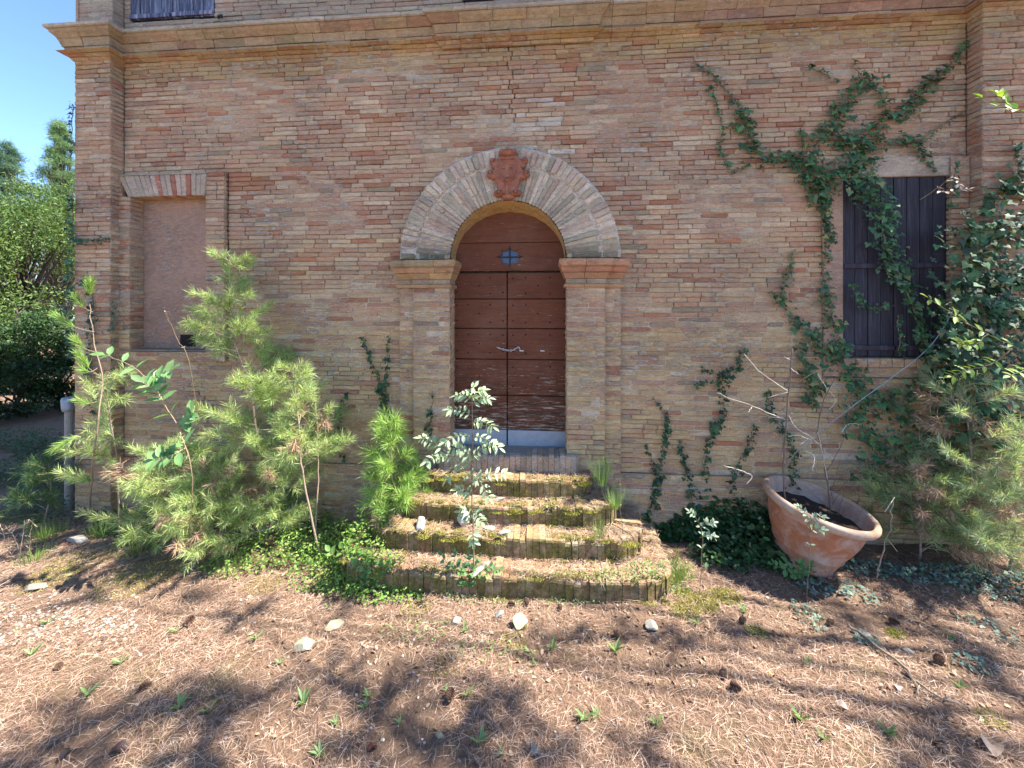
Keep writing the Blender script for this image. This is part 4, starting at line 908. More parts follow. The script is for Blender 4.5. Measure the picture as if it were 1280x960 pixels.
for lab, sk in (
    ('forked ivy tendril with a bushy middle climbing left of the potted twigs', [([(932, 437), (918, 460), (900, 468), (896, 482), (905, 500), (897, 530), (883, 560), (882, 612)], (4, 4)), ([(912, 462), (896, 476)], 11), ([(877, 458), (890, 468)], 2), ([(868, 482), (888, 474)], 3), ([(897, 528), (890, 535)], 8)]),
    ('short ivy tendril standing just left of the pot rim', [([(942, 530), (936, 555), (920, 585), (912, 612)], (4, 6))]),
    ('ivy tendril behind the bare twigs of the pot', [([(960, 490), (965, 520), (985, 545), (992, 575), (985, 610)], (4, 6))]),
    ('tallest ivy tendril right of the steps, thinning to a point', [([(815, 495), (832, 522), (828, 560), (822, 600), (815, 630)], (2, 6)), ([(836, 520), (832, 560)], 3)]),
    ('small ivy tendril nearest the right end of the steps', [([(806, 555), (818, 590), (818, 630)], (2, 6))]),
    ('ivy tendril spreading at its foot between two taller ones right of the steps', [([(850, 550), (855, 580), (864, 612), (860, 640)], (2, 9))]),
    ('long twin ivy tendril climbing left of the door pier', [([(452, 420), (464, 450), (476, 482), (482, 530), (478, 570)], (2, 5)), ([(488, 420), (484, 460), (482, 530)], (2, 6)), ([(476, 482), (482, 505), (484, 530)], 6)]),
    ('slim ivy tendril behind the pine with the bare stem', [([(434, 490), (427, 510), (425, 545), (430, 575)], (2, 4))]),
    ('thin ivy tendril on the left door pier beside the door', [([(541, 488), (539, 520), (532, 552)], (2, 4), -.11)])):
    ivy('ivy_tendril', lab, sk, group=TE, size=.042, base=W(sk[0][0][-1][0], 600, -.05), col=(.034, .075, .028))
ivy('creeper', 'ivy strands wrapping the left corner pilaster', [([(92, 298), (115, 300), (142, 298)], 5, -.15), ([(108, 345), (118, 400), (112, 450), (120, 520)], 6, -.15, .7), ([(92, 130), (90, 160), (92, 185)], 3, -.14), ([(90, 245), (91, 300), (88, 380), (90, 450)], 5, -.15), ([(145, 380), (143, 420), (146, 460)], 4, -.15, .6)], col=(.035, .085, .04), base=np.array((XL, -.16, 0.)))

# ---- ground cover of broad leaves
def cover(name, label, spots, col, size, T=T_OVAL, mat='leaf', cat='ground cover', flat=.9):
    f = Fol()
    for (px, py, rx, ry, h, n) in spots:
        c = G(px, py); s = (c - CC) @ CF; rX = rx * s / FPX; rY = ry * s / FPX * 1.7
        a = rng.uniform(0, 2 * math.pi, n); r = np.sqrt(rng.uniform(0, 1, n)); x = c[0] + rX * r * np.cos(a); y = c[1] + rY * r * np.sin(a); y = np.where(x > -4.95, np.minimum(y, -.05), y); z = surf(x, y) + h * rng.uniform(0, 1, n) * (1 - r ** 2 * .6) + .01
        Yd = np.stack([rng.normal(0, 1, n), rng.normal(-.2, 1, n), rng.normal(0, .35, n)], 1); Zd = np.stack([rng.normal(0, .4, n), rng.normal(-.3, .4, n), np.ones(n) * flat], 1); L = size * rng.uniform(.5, 1.2, n)
        f.add(np.stack([x, y, z], 1), Yd, Zd, L, L * .75, vary(col, n, .45, .15))
    o = f.build(name, T, M[mat], None, 'stuff'); tag(o, label, cat)
cover('ground_ivy', 'dark glossy ivy and bramble leaves covering the foot of the wall right of the steps', [(850, 640, 45, 18, .28, 500), (900, 655, 60, 20, .40, 1000), (940, 690, 45, 20, .26, 600), (905, 700, 40, 16, .16, 300), (980, 705, 40, 16, .14, 280), (835, 630, 30, 16, .30, 300), (800, 625, 18, 12, .2, 120), (960, 655, 40, 16, .4, 500), (1000, 660, 30, 12, .25, 260), (880, 640, 60, 12, .45, 500)], (.060, .125, .045), .062, mat='leaf')
cover('ground_ivy', 'scattered leaves coloured pale as if lit above the dark ivy beside the pot', [(860, 640, 40, 14, .34, 70), (905, 650, 50, 14, .46, 110), (945, 680, 40, 14, .32, 70), (890, 625, 40, 10, .5, 40), (920, 700, 40, 12, .18, 40)], (.30, .38, .20), .055, mat='leaf')  # paler copy of the ivy leaves, sunlight painted into the colour
cover('ground_ivy', 'pale blue green ivy carpet along the ground at the right edge', [(1100, 715, 50, 8, .06, 300), (1180, 720, 60, 10, .07, 480), (1250, 735, 60, 14, .08, 520), (1240, 790, 30, 14, .03, 60), (1020, 735, 20, 10, .05, 110), (1010, 770, 14, 16, .03, 70), (1075, 745, 22, 12, .04, 90), (1215, 830, 20, 8, .02, 60), (1085, 800, 14, 8, .02, 40)], (.14, .20, .15), .034, T=T_IVY, mat='ivy')
cover('undergrowth', 'bright yellow green leafy weeds below the young pines left of the steps', [(345, 690, 45, 22, .20, 800), (400, 722, 40, 18, .13, 420), (380, 660, 45, 16, .24, 500), (305, 680, 30, 14, .16, 260), (430, 735, 40, 14, .12, 380), (465, 745, 32, 10, .09, 260), (410, 700, 40, 18, .2, 420), (290, 710, 40, 12, .1, 240), (425, 690, 34, 16, .30, 620), (455, 712, 30, 12, .22, 420), (380, 700, 40, 16, .28, 420), (475, 735, 30, 8, .14, 220), (505, 748, 26, 6, .06, 130), (440, 690, 30, 12, .14, 260)], (.20, .32, .07), .028)
cover('undergrowth', 'small weeds and clover spreading before the right end of the steps', [(820, 735, 40, 8, .07, 240), (780, 745, 40, 6, .05, 160), (850, 715, 22, 8, .09, 140), (700, 750, 60, 5, .03, 120), (600, 752, 60, 5, .03, 110), (520, 790, 50, 10, .02, 90), (620, 815, 60, 10, .02, 90)], (.20, .30, .09), .020)
cover('undergrowth', 'weeds coloured dark as if shaded under the pine bushes at left', [(180, 665, 60, 12, .20, 500), (100, 640, 60, 14, .18, 400), (250, 655, 60, 14, .25, 500), (30, 640, 40, 12, .15, 300), (30, 600, 60, 14, .30, 1500), (60, 575, 50, 10, .45, 1500), (20, 560, 50, 8, .35, 1200), (70, 615, 40, 10, .3, 700)], (.05, .10, .035), .035)  # dark leaf colour has the shade of this corner painted in
# broad-leaved plant by step end
def sprig(name, label, stems, leafL, col, cat, s=None, nl_=8, group=None, ratio=.6, mat='leaf', stemr=.004, compound=False, stemcol=(.22, .16, .09), ground_base=None, pair_gap=.0):
    root = None; st = MB(); f = Fol()
    for pts in stems:
        P = smooth_path([np.asarray(p) for p in pts], 6, .002)
        if root is None: root = thing_plant(name, ground_base if ground_base is not None else P[0], label, cat, group)
        tube(st, P, stemr, stemr * .35, 5, stemcol)
        n = nl_
        for k in range(n):
            t = .2 + .8 * (k + 1) / n; i = min(int(t * (len(P) - 1)), len(P) - 2); p = P[i]; d = P[min(i + 1, len(P) - 1)] - P[max(i - 1, 0)]; d /= np.linalg.norm(d) + 1e-9
            side = np.cross(d, (0, -.7, .7)); side /= np.linalg.norm(side) + 1e-9
            for sg in ((-1, 1) if compound or k % 2 == 0 else (1,)):
                Y = d * .5 + side * sg * random.uniform(.6, 1.1) + rng.normal(0, .18, 3)
                Z = np.array((0, -.5, .9)) + rng.normal(0, .3, 3); L = leafL * random.uniform(.7, 1.15) * (1.1 - .3 * t); f.add([p], [Y], [Z], L, L * ratio, vary(col, 1, .2, .1))
        f.add([P[-1]], [P[-1] - P[-2]], [(0, -.5, .9)], leafL * .9, leafL * .9 * ratio, vary(col, 1))
    st.build('stem', M['bark'], root, smooth=True); f.build('foliage', T_OVAL, M[mat], root, 'stuff'); return root
for px, py, tx, ty, L, lab, c in ((440, 722, 432, 685, .075, 'low plant with broad round bright leaves beside the left end of the bottom step', (.20, .34, .08)), (455, 735, 462, 700, .06, 'small broad leaved plant in front of the left end of the bottom step', (.15, .30, .09)), (575, 735, 572, 690, .055, 'bluish green weed rising left of the young ash at the bottom step', (.10, .22, .10)), (568, 742, 598, 705, .05, 'round leaved weed in the corner before the bottom step', (.14, .28, .09)), (1003, 728, 985, 700, .06, 'low broad leaved weed at the foot of the terracotta pot', (.09, .20, .06))):
    b = G(px, py); s0 = (b - CC) @ CF
    sprig('leafy_weed', lab, [[b, DS((px + tx) / 2 + o, (py + ty) / 2, s0 - .03), DS(tx + o * 2.2, ty + abs(o) * .5, s0 - .05)] for o in (-9, -2, 6, 12)], L, c, 'weed', nl_=6, ratio=.75, stemr=.003)
# the bramble arching from the left
sv = 3.15
sprig('bramble', 'arching bramble with large bright leaves in front of the left pilaster', [[G(235, 690), DS(240, 600, sv), DS(225, 540, sv), DS(207, 508, sv), DS(190, 480, sv), DS(165, 458, sv), DS(132, 444, sv)], [DS(207, 508, sv), DS(196, 490, sv - .03), DS(178, 478, sv - .05)], [DS(190, 482, sv), DS(200, 470, sv), DS(215, 462, sv - .05)], [DS(232, 560, sv), DS(212, 570, sv - .08), DS(192, 575, sv - .1)], [DS(228, 545, sv), DS(235, 525, sv - .04), DS(240, 515, sv - .05)]], .125, (.19, .34, .13), 'bramble', nl_=9, ratio=.62, stemr=.004, stemcol=(.40, .27, .17))
sprig('dry_sprig', 'slender dead twig with curled tip standing before the blind niche', [[G(262, 660), DS(240, 470, 3.35), DS(222, 425, 3.35), DS(212, 402, 3.35), DS(207, 390, 3.35)]], .02, (.36, .28, .18), 'twig', nl_=4, stemr=.003)
# young ash in front of the steps
def ash():
    b = G(592, 742); s0 = (b - CC) @ CF; root = thing_plant('young_ash', b, 'slender young ash with pale sunlit feathery leaves growing in front of the steps', 'sapling'); st = MB(); f = Fol()
    T = smooth_path([b, DS(592, 690, s0), DS(590, 620, s0), DS(591, 550, s0), DS(590, 490, s0)], 6, .0015); tube(st, T, .0065, .003, 7, (.24, .16, .10))
    for a, b2, nn in (((590, 598), (540, 552), 6), ((560, 572), (533, 578), 5), ((591, 560), (558, 600), 4), ((590, 600), (632, 592), 5), ((590, 595), (612, 622), 3), ((591, 570), (620, 556), 5), ((590, 545), (556, 553), 4), ((590, 545), (624, 560), 4), ((590, 520), (562, 512), 4), ((591, 528), (616, 534), 5), ((590, 505), (611, 498), 4), ((590, 500), (570, 495), 4), ((590, 498), (592, 484), 3), ((590, 500), (604, 488), 3), ((590, 620), (572, 612), 3), ((591, 640), (602, 652), 3), ((591, 650), (576, 640), 3), ((591, 668), (592, 678), 3), ((548, 560), (526, 548), 3), ((590, 580), (572, 560), 4)):
        d_ = random.uniform(-.14, .06); P = smooth_path([DS(*a, s0), DS((a[0] + b2[0]) / 2, (a[1] + b2[1]) / 2 - 4, s0 + d_ * .5), DS(*b2, s0 + d_)], 6); tube(st, P, .0028, .001, 4, (.26, .24, .12))
        nn += 2
        for k in range(nn):
            t = (k + 1) / nn; i = min(int(t * (len(P) - 1)), len(P) - 2); p = P[i]; d = P[i + 1] - P[i]; d /= np.linalg.norm(d); side = np.cross(d, (0, -.6, .8)); side /= np.linalg.norm(side)
            for sg in (-1, 1): L = random.uniform(.050, .072); f.add([p], [d * .45 + side * sg + rng.normal(0, .12, 3) - np.array((0, 0, .25))], [np.array((.1, -.45, .9)) + rng.normal(0, .42, 3)], L, L * random.uniform(.42, .62), vary((.36, .46, .28), 1, .15, .05))
        f.add([P[-1]], [P[-1] - P[-2]], [(0, -.4, .9)], .062, .032, (.36, .46, .28))
    st.build('stem', M['bark'], root, smooth=True); f.build('foliage', T_OVAL, M['leaf'], root, 'stuff')
ash()
# thin bare shoot on the right of the steps
b = G(783, 715); s0 = (b - CC) @ CF
sprig('dry_sprig', 'thin dark shoot with one yellow leaf rising from the bottom step', [[b, DS(780, 680, s0), DS(776, 640, s0), DS(775, 600, s0)]], .02, (.3, .3, .1), 'twig', nl_=3, stemr=.003)
# leaf sprays right of the steps, sunlight painted in as a pale colour
for px, py, lab in ((873, 655, 'small pale sunlit leaf spray above the dark ivy right of the steps'), (1008, 648, 'pale sunlit leaf spray hanging in front of the terracotta pot')):
    c = D(px, py, 3.0)
    gb = np.array((c[0], c[1], float(gz(c[0], c[1]))))
    sprig('leaf_spray', lab, [[gb, c + (.03, 0, -.12), c + (-.02, -.02, .05), c + (-.07, -.02, .10)], [c + (.01, 0, -.04), c + (.05, -.02, .02), c + (.10, -.03, .03)], [c + (.01, 0, -.1), c + (.05, -.03, -.06), c + (.09, -.05, -.06)]], .045, (.30, .38, .26), 'leaf spray', nl_=7, ratio=.6, compound=True, stemr=.0025)
# bright branch from the right edge, in front of the pines
sprig('maple_branch', 'sunlit yellow green branch reaching in from the right edge below the shuttered window', [[D(1420, 600, 2.6), D(1330, 480, 2.6), D(1280, 440, 2.6), D(1235, 418, 2.62), D(1195, 395, 2.6), D(1160, 372, 2.6)], [D(1265, 435, 2.6), D(1240, 455, 2.6), D(1212, 462, 2.6), D(1190, 470, 2.6)], [D(1320, 470, 2.6), D(1290, 462, 2.55), D(1262, 470, 2.5)], [D(1235, 418, 2.62), D(1215, 432, 2.6), D(1198, 428, 2.6)]], .072, (.34, .46, .08), 'branch', nl_=9, ratio=.5, stemr=.004, ground_base=np.array((3.45, -2.1, 0.)))
tr_ = MB(); p0 = D(1420, 600, 2.6); tube(tr_, smooth_path([np.array((p0[0] + .25, p0[1] - .1, -.02)), p0 + (.15, -.03, -.5), p0 + (.02, 0, 0)], 5), .012, .006, 7, (.25, .18, .12)); o_ = tr_.build('trunk', M['bark'], [o for o in COL.objects if o.name == 'maple_branch'][0])
sprig('maple_branch', 'bright yellow green leaf tips entering at the upper right edge', [[D(1400, 190, 2.5), D(1320, 150, 2.5), D(1275, 140, 2.5), D(1228, 122, 2.5)], [D(1290, 145, 2.5), D(1262, 132, 2.5), D(1248, 118, 2.5)]], .085, (.36, .50, .07), 'branch', nl_=6, ratio=.6, stemr=.003)
sprig('dry_sprig', 'pinkish white dried leaf spray at the upper corner of the shuttered window', [[W(1150, 250, -.1), W(1172, 235, -.14), W(1190, 222, -.16), W(1200, 232, -.2)], [W(1172, 235, -.14), W(1180, 240, -.18), W(1212, 236, -.22)]], .055, (.62, .46, .38), 'twig', nl_=5, ratio=.5, mat='dry', stemr=.004)

# grasses
def tuft(px, py, n, L, col, label, base=None, spread=.05):
    b = G(px, py) if base is None else np.asarray(base); f = Fol(); a = rng.uniform(0, 2 * math.pi, n); r = rng.uniform(0, spread, n)
    P = b + np.stack([r * np.cos(a), r * np.sin(a), np.zeros(n) - .005], 1); Y = np.stack([np.cos(a) * rng.uniform(.1, .9, n), np.sin(a) * rng.uniform(.1, .9, n), np.ones(n)], 1)
    f.add(P, Y, np.stack([np.cos(a), np.sin(a), np.ones(n) * .3], 1), L * rng.uniform(.5, 1.15, n), .0045, vary(col, n, .3, .1)); o = f.build('grass_tuft', T_BLADE, M['leaf'], None); tag(o, label, 'grass tuft', 'grass tufts')
GC = (.20, .30, .07)
tuft(0, 0, 110, .26, (.22, .33, .12), 'spiky grass tuft at the right end of the second step', base=(W(752, 615, -.33)[0], -.33, .635), spread=.05)
tuft(0, 0, 90, .20, (.24, .34, .12), 'second spiky grass tuft lower at the right corner of the steps', base=(W(770, 640, -.42)[0], -.42, .475), spread=.05)
tuft(0, 0, 60, .15, (.20, .28, .09), 'small grass tuft on the right of the third step', base=(W(748, 655, -.55)[0], -.60, .315), spread=.06)
for px, py, n, L, lab in ((60, 672, 120, .16, 'grass tuft in the sun near the left edge'), (130, 668, 150, .18, 'wide grass tuft below the pine bush at left'), (170, 690, 90, .13, 'short grass tuft left of the young pines'), (45, 700, 80, .12, 'low thin grass tuft closest to the left edge'), (420, 700, 120, .18, 'grass tuft among the weeds left of the steps'), (470, 700, 130, .17, 'yellowish grass tuft at the left corner of the bottom step'), (520, 712, 120, .14, 'grass tuft hanging over the bottom step'), (800, 722, 110, .16, 'grass tuft at the right end of the bottom step'), (835, 712, 90, .14, 'pale grass tuft on the right corner of the bottom step'), (215, 672, 80, .16, 'grass tuft under the niche pine bush'), (770, 735, 60, .10, 'short grass tuft before the right end of the bottom step'), (290, 712, 60, .12, 'grass tuft at the front of the weeds'), (845, 728, 110, .15, 'grass tuft on the ground beside the moss at the right end of the steps'), (445, 725, 130, .20, 'tall grass tuft in front of the left corner of the bottom step'), (480, 690, 110, .18, 'grass tuft growing on the left end of the bottom tread'), (730, 735, 50, .09, 'tiny grass tuft along the foot of the bottom step')):
    tuft(px, py, int(n * 1.3), L, GC, lab, spread=.13)
# moss cushions
def moss():
    f = Fol()
    def patch(cx, cy, rx, ry, n, zf=None, c=(.32, .31, .06)):
        a = rng.uniform(0, 2 * math.pi, n); r = np.sqrt(rng.uniform(0, 1, n)); x = cx + rx * r * np.cos(a); y = cy + ry * r * np.sin(a); z = (surf(x, y) if zf is None else zf) + rng.uniform(-.004, .016, n) * (1 - r * .7)
        f.add(np.stack([x, y, z], 1), rdir(n) + np.array((0, 0, .9)), rdir(n), rng.uniform(.008, .02, n), .005, vary(c, n, .4, .12))
    for px, py, r, n in ((870, 752, .16, 2600), (905, 745, .13, 2000), (855, 765, .10, 1000), (945, 790, .07, 500), (1120, 792, .06, 400), (650, 782, .05, 350), (1240, 900, .07, 300), (100, 700, .25, 900), (200, 715, .2, 700), (270, 700, .2, 700), (60, 725, .2, 700), (150, 735, .2, 600), (330, 730, .15, 400), (520, 760, .12, 500), (640, 800, .10, 300), (560, 830, .12, 250)): c = G(px, py); patch(c[0], c[1], r, r * .8, n)
    for si in (1, 2, 3, 4):
        hw, yf, zt_, zb_ = STEP[si]
        for k in range(46):
            x = XC + random.uniform(-hw + .1, hw - .1); patch(x, yf + random.uniform(-.03, .07), random.uniform(.03, .10), .035, 220, None if random.random() < .6 else zt_ - random.uniform(.0, .06))
    tag(f.build('moss', T_NEEDLE, M['moss'], None, 'stuff'), 'yellow green moss cushions on the steps and on the ground to their right', 'moss')
moss()

# small weeds pushing through the needles: one built, the rest copies
wf = Fol()
for k in range(7):
    a = k * .9 + random.random(); L = random.uniform(.03, .065); wf.add([(0, 0, .0)], [(math.cos(a), math.sin(a), random.uniform(.4, 1.3))], [(math.cos(a) * -.4, math.sin(a) * -.4, 1)], L, L * .28, vary((.20, .29, .11), 1, .2))
w0_ = wf.build('weed_sprout', T_OVAL, M['leaf'], None); tag(w0_, 'small green weed sprouting through the fallen pine needles', 'weed', 'weed sprouts in the pine needles')
spots = [(380, 880), (420, 905), (455, 885), (225, 885), (260, 890), (220, 790), (40, 820), (20, 790), (110, 870), (320, 800), (600, 930), (625, 945), (730, 900), (745, 895), (560, 865), (585, 870), (690, 812), (660, 815), (1030, 925), (1110, 920), (1010, 830), (1000, 900), (400, 945), (410, 760), (560, 780), (580, 790), (770, 815), (460, 870), (60, 780), (150, 830), (820, 905), (870, 780), (930, 765), (1200, 860), (1190, 800), (500, 905), (350, 830)]
for i, (px, py) in enumerate(spots):
    o = w0_ if i == 0 else w0_.copy()
    if i: COL.objects.link(o)
    p = G(px, py); o.location = Vector(p); s = random.uniform(.6, 1.35); o.scale = (s, s, s * random.uniform(.8, 1.3)); o.rotation_euler[2] = random.uniform(0, 6.28)

# stones
def stone(name, c, r, col, label, cat='stone', sq=(1, .8, .6), group=None, seed=0, angular=.25, rot=None):
    import bmesh
    bm = bmesh.new(); bmesh.ops.create_icosphere(bm, subdivisions=3, radius=1); rs = random.Random(seed)
    ks = [(Vector((rs.uniform(-1, 1), rs.uniform(-1, 1), rs.uniform(-1, 1))).normalized(), rs.uniform(.42, .75)) for _ in range(11)]
    for v in bm.verts:
        for n_, d_ in ks:
            e = v.co.dot(n_) - d_
            if e > 0: v.co -= n_ * e
    col = tuple(x * .62 for x in col); Mr = Matrix.Rotation(rs.uniform(0, 6.28) if rot is None else rot, 3, 'Z')
    mb = MB(); vs = [Mr @ Vector((v.co.x * r * sq[0], v.co.y * r * sq[1], v.co.z * r * sq[2])) for v in bm.verts]
    zmin = min(v.z for v in vs); vs = [(v.x + c[0], v.y + c[1], v.z - zmin * .75 + c[2]) for v in vs]
    mb.add(vs, [tuple(x.index for x in f.verts) for f in bm.faces], col); bm.free(); o = mb.build(name, M['stone'], None); tag(o, label, cat, group); return o
WH = (.62, .55, .44); GY = (.40, .37, .33)
for i, (px, py, r, col, sq, lab, rt) in enumerate((
    (652, 783, .075, (.66, .56, .38), (1, .75, .65), 'angular cream stone lying in front of the bottom step', .4), (626, 771, .05, GY, (1, .7, .6), 'small grey rounded pebble beside the cream stone', None), (572, 778, .045, WH, (1, .8, .6), 'pale pebble in the shade left of the cream stone', None),
    (380, 808, .075, (.60, .54, .36), (1.2, .8, .4), 'flat yellowish stone in the needles below the young pines', .3), (415, 786, .07, (.58, .50, .32), (1.2, .7, .5), 'mossy cream stone half sunk near the weeds', .5), (815, 787, .055, WH, (1, .8, .6), 'white stone below the right end of the steps', None), (668, 940, .028, GY, (1, 1, .8), 'tiny grey pebble near the lower edge of the picture', None),
    (550, 922, .03, (.6, .45, .28), (1, .7, .7), 'tan oval pebble near the lower edge of the picture', None), (95, 678, .10, GY, (1.3, .7, .5), 'grey stone showing through the grass at left', .1), (45, 735, .08, (.42, .36, .30), (1.5, .7, .3), 'flat pale slab in the ground at the left edge', .1), (1135, 815, .03, WH, (1, .7, .5), 'small white chip beside the fallen branch', None), (1080, 795, .06, (.55, .48, .38), (1.3, .7, .35), 'flat beige stone next to the fallen branch', None))):
    stone('stone', G(px, py), r, col, lab, sq=sq, seed=i + 3, rot=rt)
def onstep(px, py, si, y): p = W(px, py, y); return (p[0], y, STEP[si][2] + .002)
for i, (px, y, si, r, col, sq, lab) in enumerate(((526, -.60, 3, .075, (.70, .66, .58), (.8, 1, .7), 'white block standing at the left of the fourth step'), (578, -.42 - .12, 3, .085, (.72, .68, .62), (.7, .8, 1.0), 'upright white lump of stone behind the young ash'), (625, -.40, 2, .05, (.55, .50, .42), (1.3, .8, .5), 'flat fragment lying on the third step'), (612, -.60, 3, .05, (.50, .44, .36), (1.2, .8, .5), 'beige fragment on the fourth step beside the ash'), (632, -.63, 3, .055, (.52, .45, .36), (1.3, .7, .5), 'wedge shaped fragment on the fourth step right of the ash'), (606, -.82, 4, .045, (.62, .52, .40), (1.1, .9, .6), 'small pinkish block on the bottom step'), (600, -.86, 4, .09, (.55, .50, .42), (1.6, .5, .25), 'long flat chip on the bottom step beside the ash'))):
    stone('stone', onstep(px, 650, si, y), r, col, lab, sq=sq, seed=40 + i)
# pale broken masonry among the pines
for i, (px, py, r, sq, h, lab) in enumerate(((352, 655, .17, (1.2, .7, .8), .0, 'white weathered block of masonry half hidden behind the young pines'), (368, 640, .12, (1.3, .8, .5), .20, 'pale slab lying on top of the hidden masonry block'), (330, 668, .12, (1.3, .7, .5), 0, 'flat pale rubble piece before the masonry block'))):
    p = G(px, py); stone('masonry_block', (p[0], p[1], p[2] + h), r, (.66, .62, .55), lab, 'rubble', sq=sq, seed=70 + i, rot=.2)
# pale gravel at left
gv = MB(); import bmesh
bm = bmesh.new(); bmesh.ops.create_icosphere(bm, subdivisions=1, radius=1); iv = [tuple(v.co) for v in bm.verts]; if_ = [tuple(x.index for x in f.verts) for f in bm.faces]; bm.free()
for k in range(900):
    px, py = random.uniform(-20, 170), random.gauss(778, 16)
    if k > 420: px, py = random.uniform(150, 1250), random.uniform(745, 930)
    if py < 735: continue
    p = G(px, py); r = random.uniform(.004, .014) * (1 if k < 420 else .8); s = [random.uniform(.6, 1.3) for _ in range(3)]; gv.add([(p[0] + v[0] * r * s[0], p[1] + v[1] * r * s[1], p[2] + v[2] * r * .6 + .003) for v in iv], if_, jit(random.choice([(.46, .41, .36), (.36, .31, .27), (.26, .22, .18)]), .2))
tag(gv.build('gravel', M['stone'], None, kind='stuff'), 'pale grit and tiny pebbles scattered among the needles, thickest at the left edge', 'gravel')

# pine cones: scales in spiral, one built, others copied with their own labels
def cone_mesh():
    mb = MB(); n = 90
    for k in range(n):
        t = k / n; z = t * .075; r = .024 * math.sin(math.pi * min(.98, .22 + t * .76)) ** .8; a = k * 2.39996
        d = np.array((math.cos(a), math.sin(a), 0)); s = np.array((-math.sin(a), math.cos(a), 0)); p = d * r * .35 + np.array((0, 0, z)); q = d * r * 1.25 + np.array((0, 0, z + .006)); w_ = .007
        mb.add([p - s * w_ * .6, p + s * w_ * .6, q + s * w_, q - s * w_, q + d * .003 + np.array((0, 0, .006)), p + np.array((0, 0, .006))], [(0, 1, 2, 3), (3, 2, 4), (0, 3, 4, 5), (1, 5, 4, 2)], jit((.17, .10, .065), .35))
    lathe(mb, [(.001, 0), (.012, .008), (.014, .035), (.008, .065), (.001, .074)], 8, (.07, .04, .03)); return mb
c0 = cone_mesh().build('pine_cone', M['bark'], None, loc=(0, 0, 0))
cones = [(240, 777, 1.25, 'pine cone lying in the shadow left of the young pines', .3), (173, 866, 1.0, 'grey pine cone on the needles at lower left', 2.2), (73, 835, .9, 'pine cone near the pale gravel at the left edge', 1.), (563, 868, 1.2, 'dark pine cone beside a grass rosette, bottom centre', .2), (635, 758, .9, 'dark pine cone close under the bottom step', 1.4), (657, 759, .9, 'dark pine cone just right of its neighbour under the bottom step', 2.8), (777, 800, 1.0, 'upright pine cone in front of the right end of the steps', 4.), (1178, 828, 1.05, 'reddish pine cone alone at the right beyond the fallen branch', 5.), (925, 780, .9, 'pine cone beside the moss patch', 2.), (912, 860, 1.0, 'pair forming pine cone nearer the moss, lower right centre', 1.), (902, 850, .9, 'pine cone touching its pale neighbour, lower right centre', 2.4), (1110, 778, 1.0, 'pine cone between the pot and the fallen branch', .8), (1035, 783, .9, 'grey pine cone below the pot', 2.), (700, 765, .8, 'small pine cone right of the two under the bottom step', 3.)]
for i, (px, py, s, lab, az) in enumerate(cones):
    o = c0 if i == 0 else c0.copy()
    if i: COL.objects.link(o)
    p = G(px, py); o.location = Vector((p[0], p[1], p[2] + .022 * s)); s *= .74; o.scale = (s,) * 3; o.rotation_euler = (R(82), random.uniform(-.2, .2), az); tag(o, lab, 'pine cone', 'fallen pine cones')
# big dead leaves
for px, py, L, az, lab, c in ((1240, 935, .12, .9, 'large curled brown dead leaf at the lower right corner', (.42, .30, .22)), (1050, 885, .07, 2.5, 'pale tan dead leaf below the fallen branch', (.55, .42, .34)), (1122, 862, .05, 1.2, 'whitish dead leaf beside the fallen branch', (.62, .56, .5)), (965, 846, .05, .6, 'orange dead leaf lying on the needles right of centre', (.60, .33, .14)), (1175, 935, .07, 2., 'nearly black leaf in the shade near the lower right corner', (.04, .03, .03)), (150, 940, .08, .3, 'dark crumpled leaf at the lower left', (.05, .03, .03)), (85, 945, .07, 1.3, 'blackish leaf nearest the lower left corner', (.04, .03, .03)), (465, 938, .05, .8, 'dark red brown leaf near the lower edge left of centre', (.12, .04, .03))):
    p = G(px, py); mb = MB(); vs = []; fs = []; nn = 9
    for i in range(nn):
        t = i / (nn - 1); w_ = L * .32 * math.sin(math.pi * min(.97, t * .93 + .05)) ** .7; zc = .012 + .012 * math.sin(t * 5)
        for k in (-1, -.5, 0, .5, 1): x, y = (t - .5) * L, k * w_; vs.append((p[0] + x * math.cos(az) - y * math.sin(az), p[1] + x * math.sin(az) + y * math.cos(az), p[2] + zc + abs(k) * w_ * .45 + .003 * math.sin(k * 9 + i)))
    for i in range(nn - 1):
        for k in range(4): q = i * 5 + k; fs.append((q, q + 1, q + 6, q + 5))
    mb.add(vs, fs, c); tag(mb.build('dead_leaf', M['dry'], None, smooth=True), lab, 'dead leaf', 'large dead leaves')
# fallen branch
fb = empty('fallen_branch', G(1060, 785), None, 'long bare fallen branch lying diagonally on the needles at lower right', 'branch'); mb = MB()
Pb = smooth_path([G(1060, 785) + (0, 0, .02), G(1090, 808) + (0, 0, .03), G(1128, 838) + (0, 0, .025), G(1150, 860) + (0, 0, .02), G(1180, 878) + (0, 0, .015), G(1210, 890) + (0, 0, .015)], 4, .004); tube(mb, Pb, .009, .005, 7, (.26, .20, .15), .15)
for a, b2 in (((1128, 838), (1160, 880)), ((1090, 808), (1080, 800)), ((1150, 860), (1145, 872)), ((1180, 878), (1198, 872))): tube(mb, [G(*a) + (0, 0, .02), (G(*a) + G(*b2)) / 2 + (0, 0, .03), G(*b2) + (0, 0, .012)], .004, .002, 5, (.28, .22, .16))
mb.build('limb', M['bark'], fb, smooth=True)
# dry bush left edge
b = G(25, 700); s0 = (b - CC) @ CF
sprig('dry_sprig', 'pale dead flower stalks at the left edge', [[b, DS(22, 680, s0), DS(10, 662, s0)], [b, DS(28, 670, s0), DS(34, 650, s0), DS(42, 655, s0)], [b, DS(36, 690, s0), DS(38, 665, s0)], [b, DS(12, 690, s0), DS(2, 660, s0)]], .05, (.50, .38, .24), 'dry stalks', nl_=6, ratio=.18, mat='dry', stemr=.004, stemcol=(.45, .34, .22))

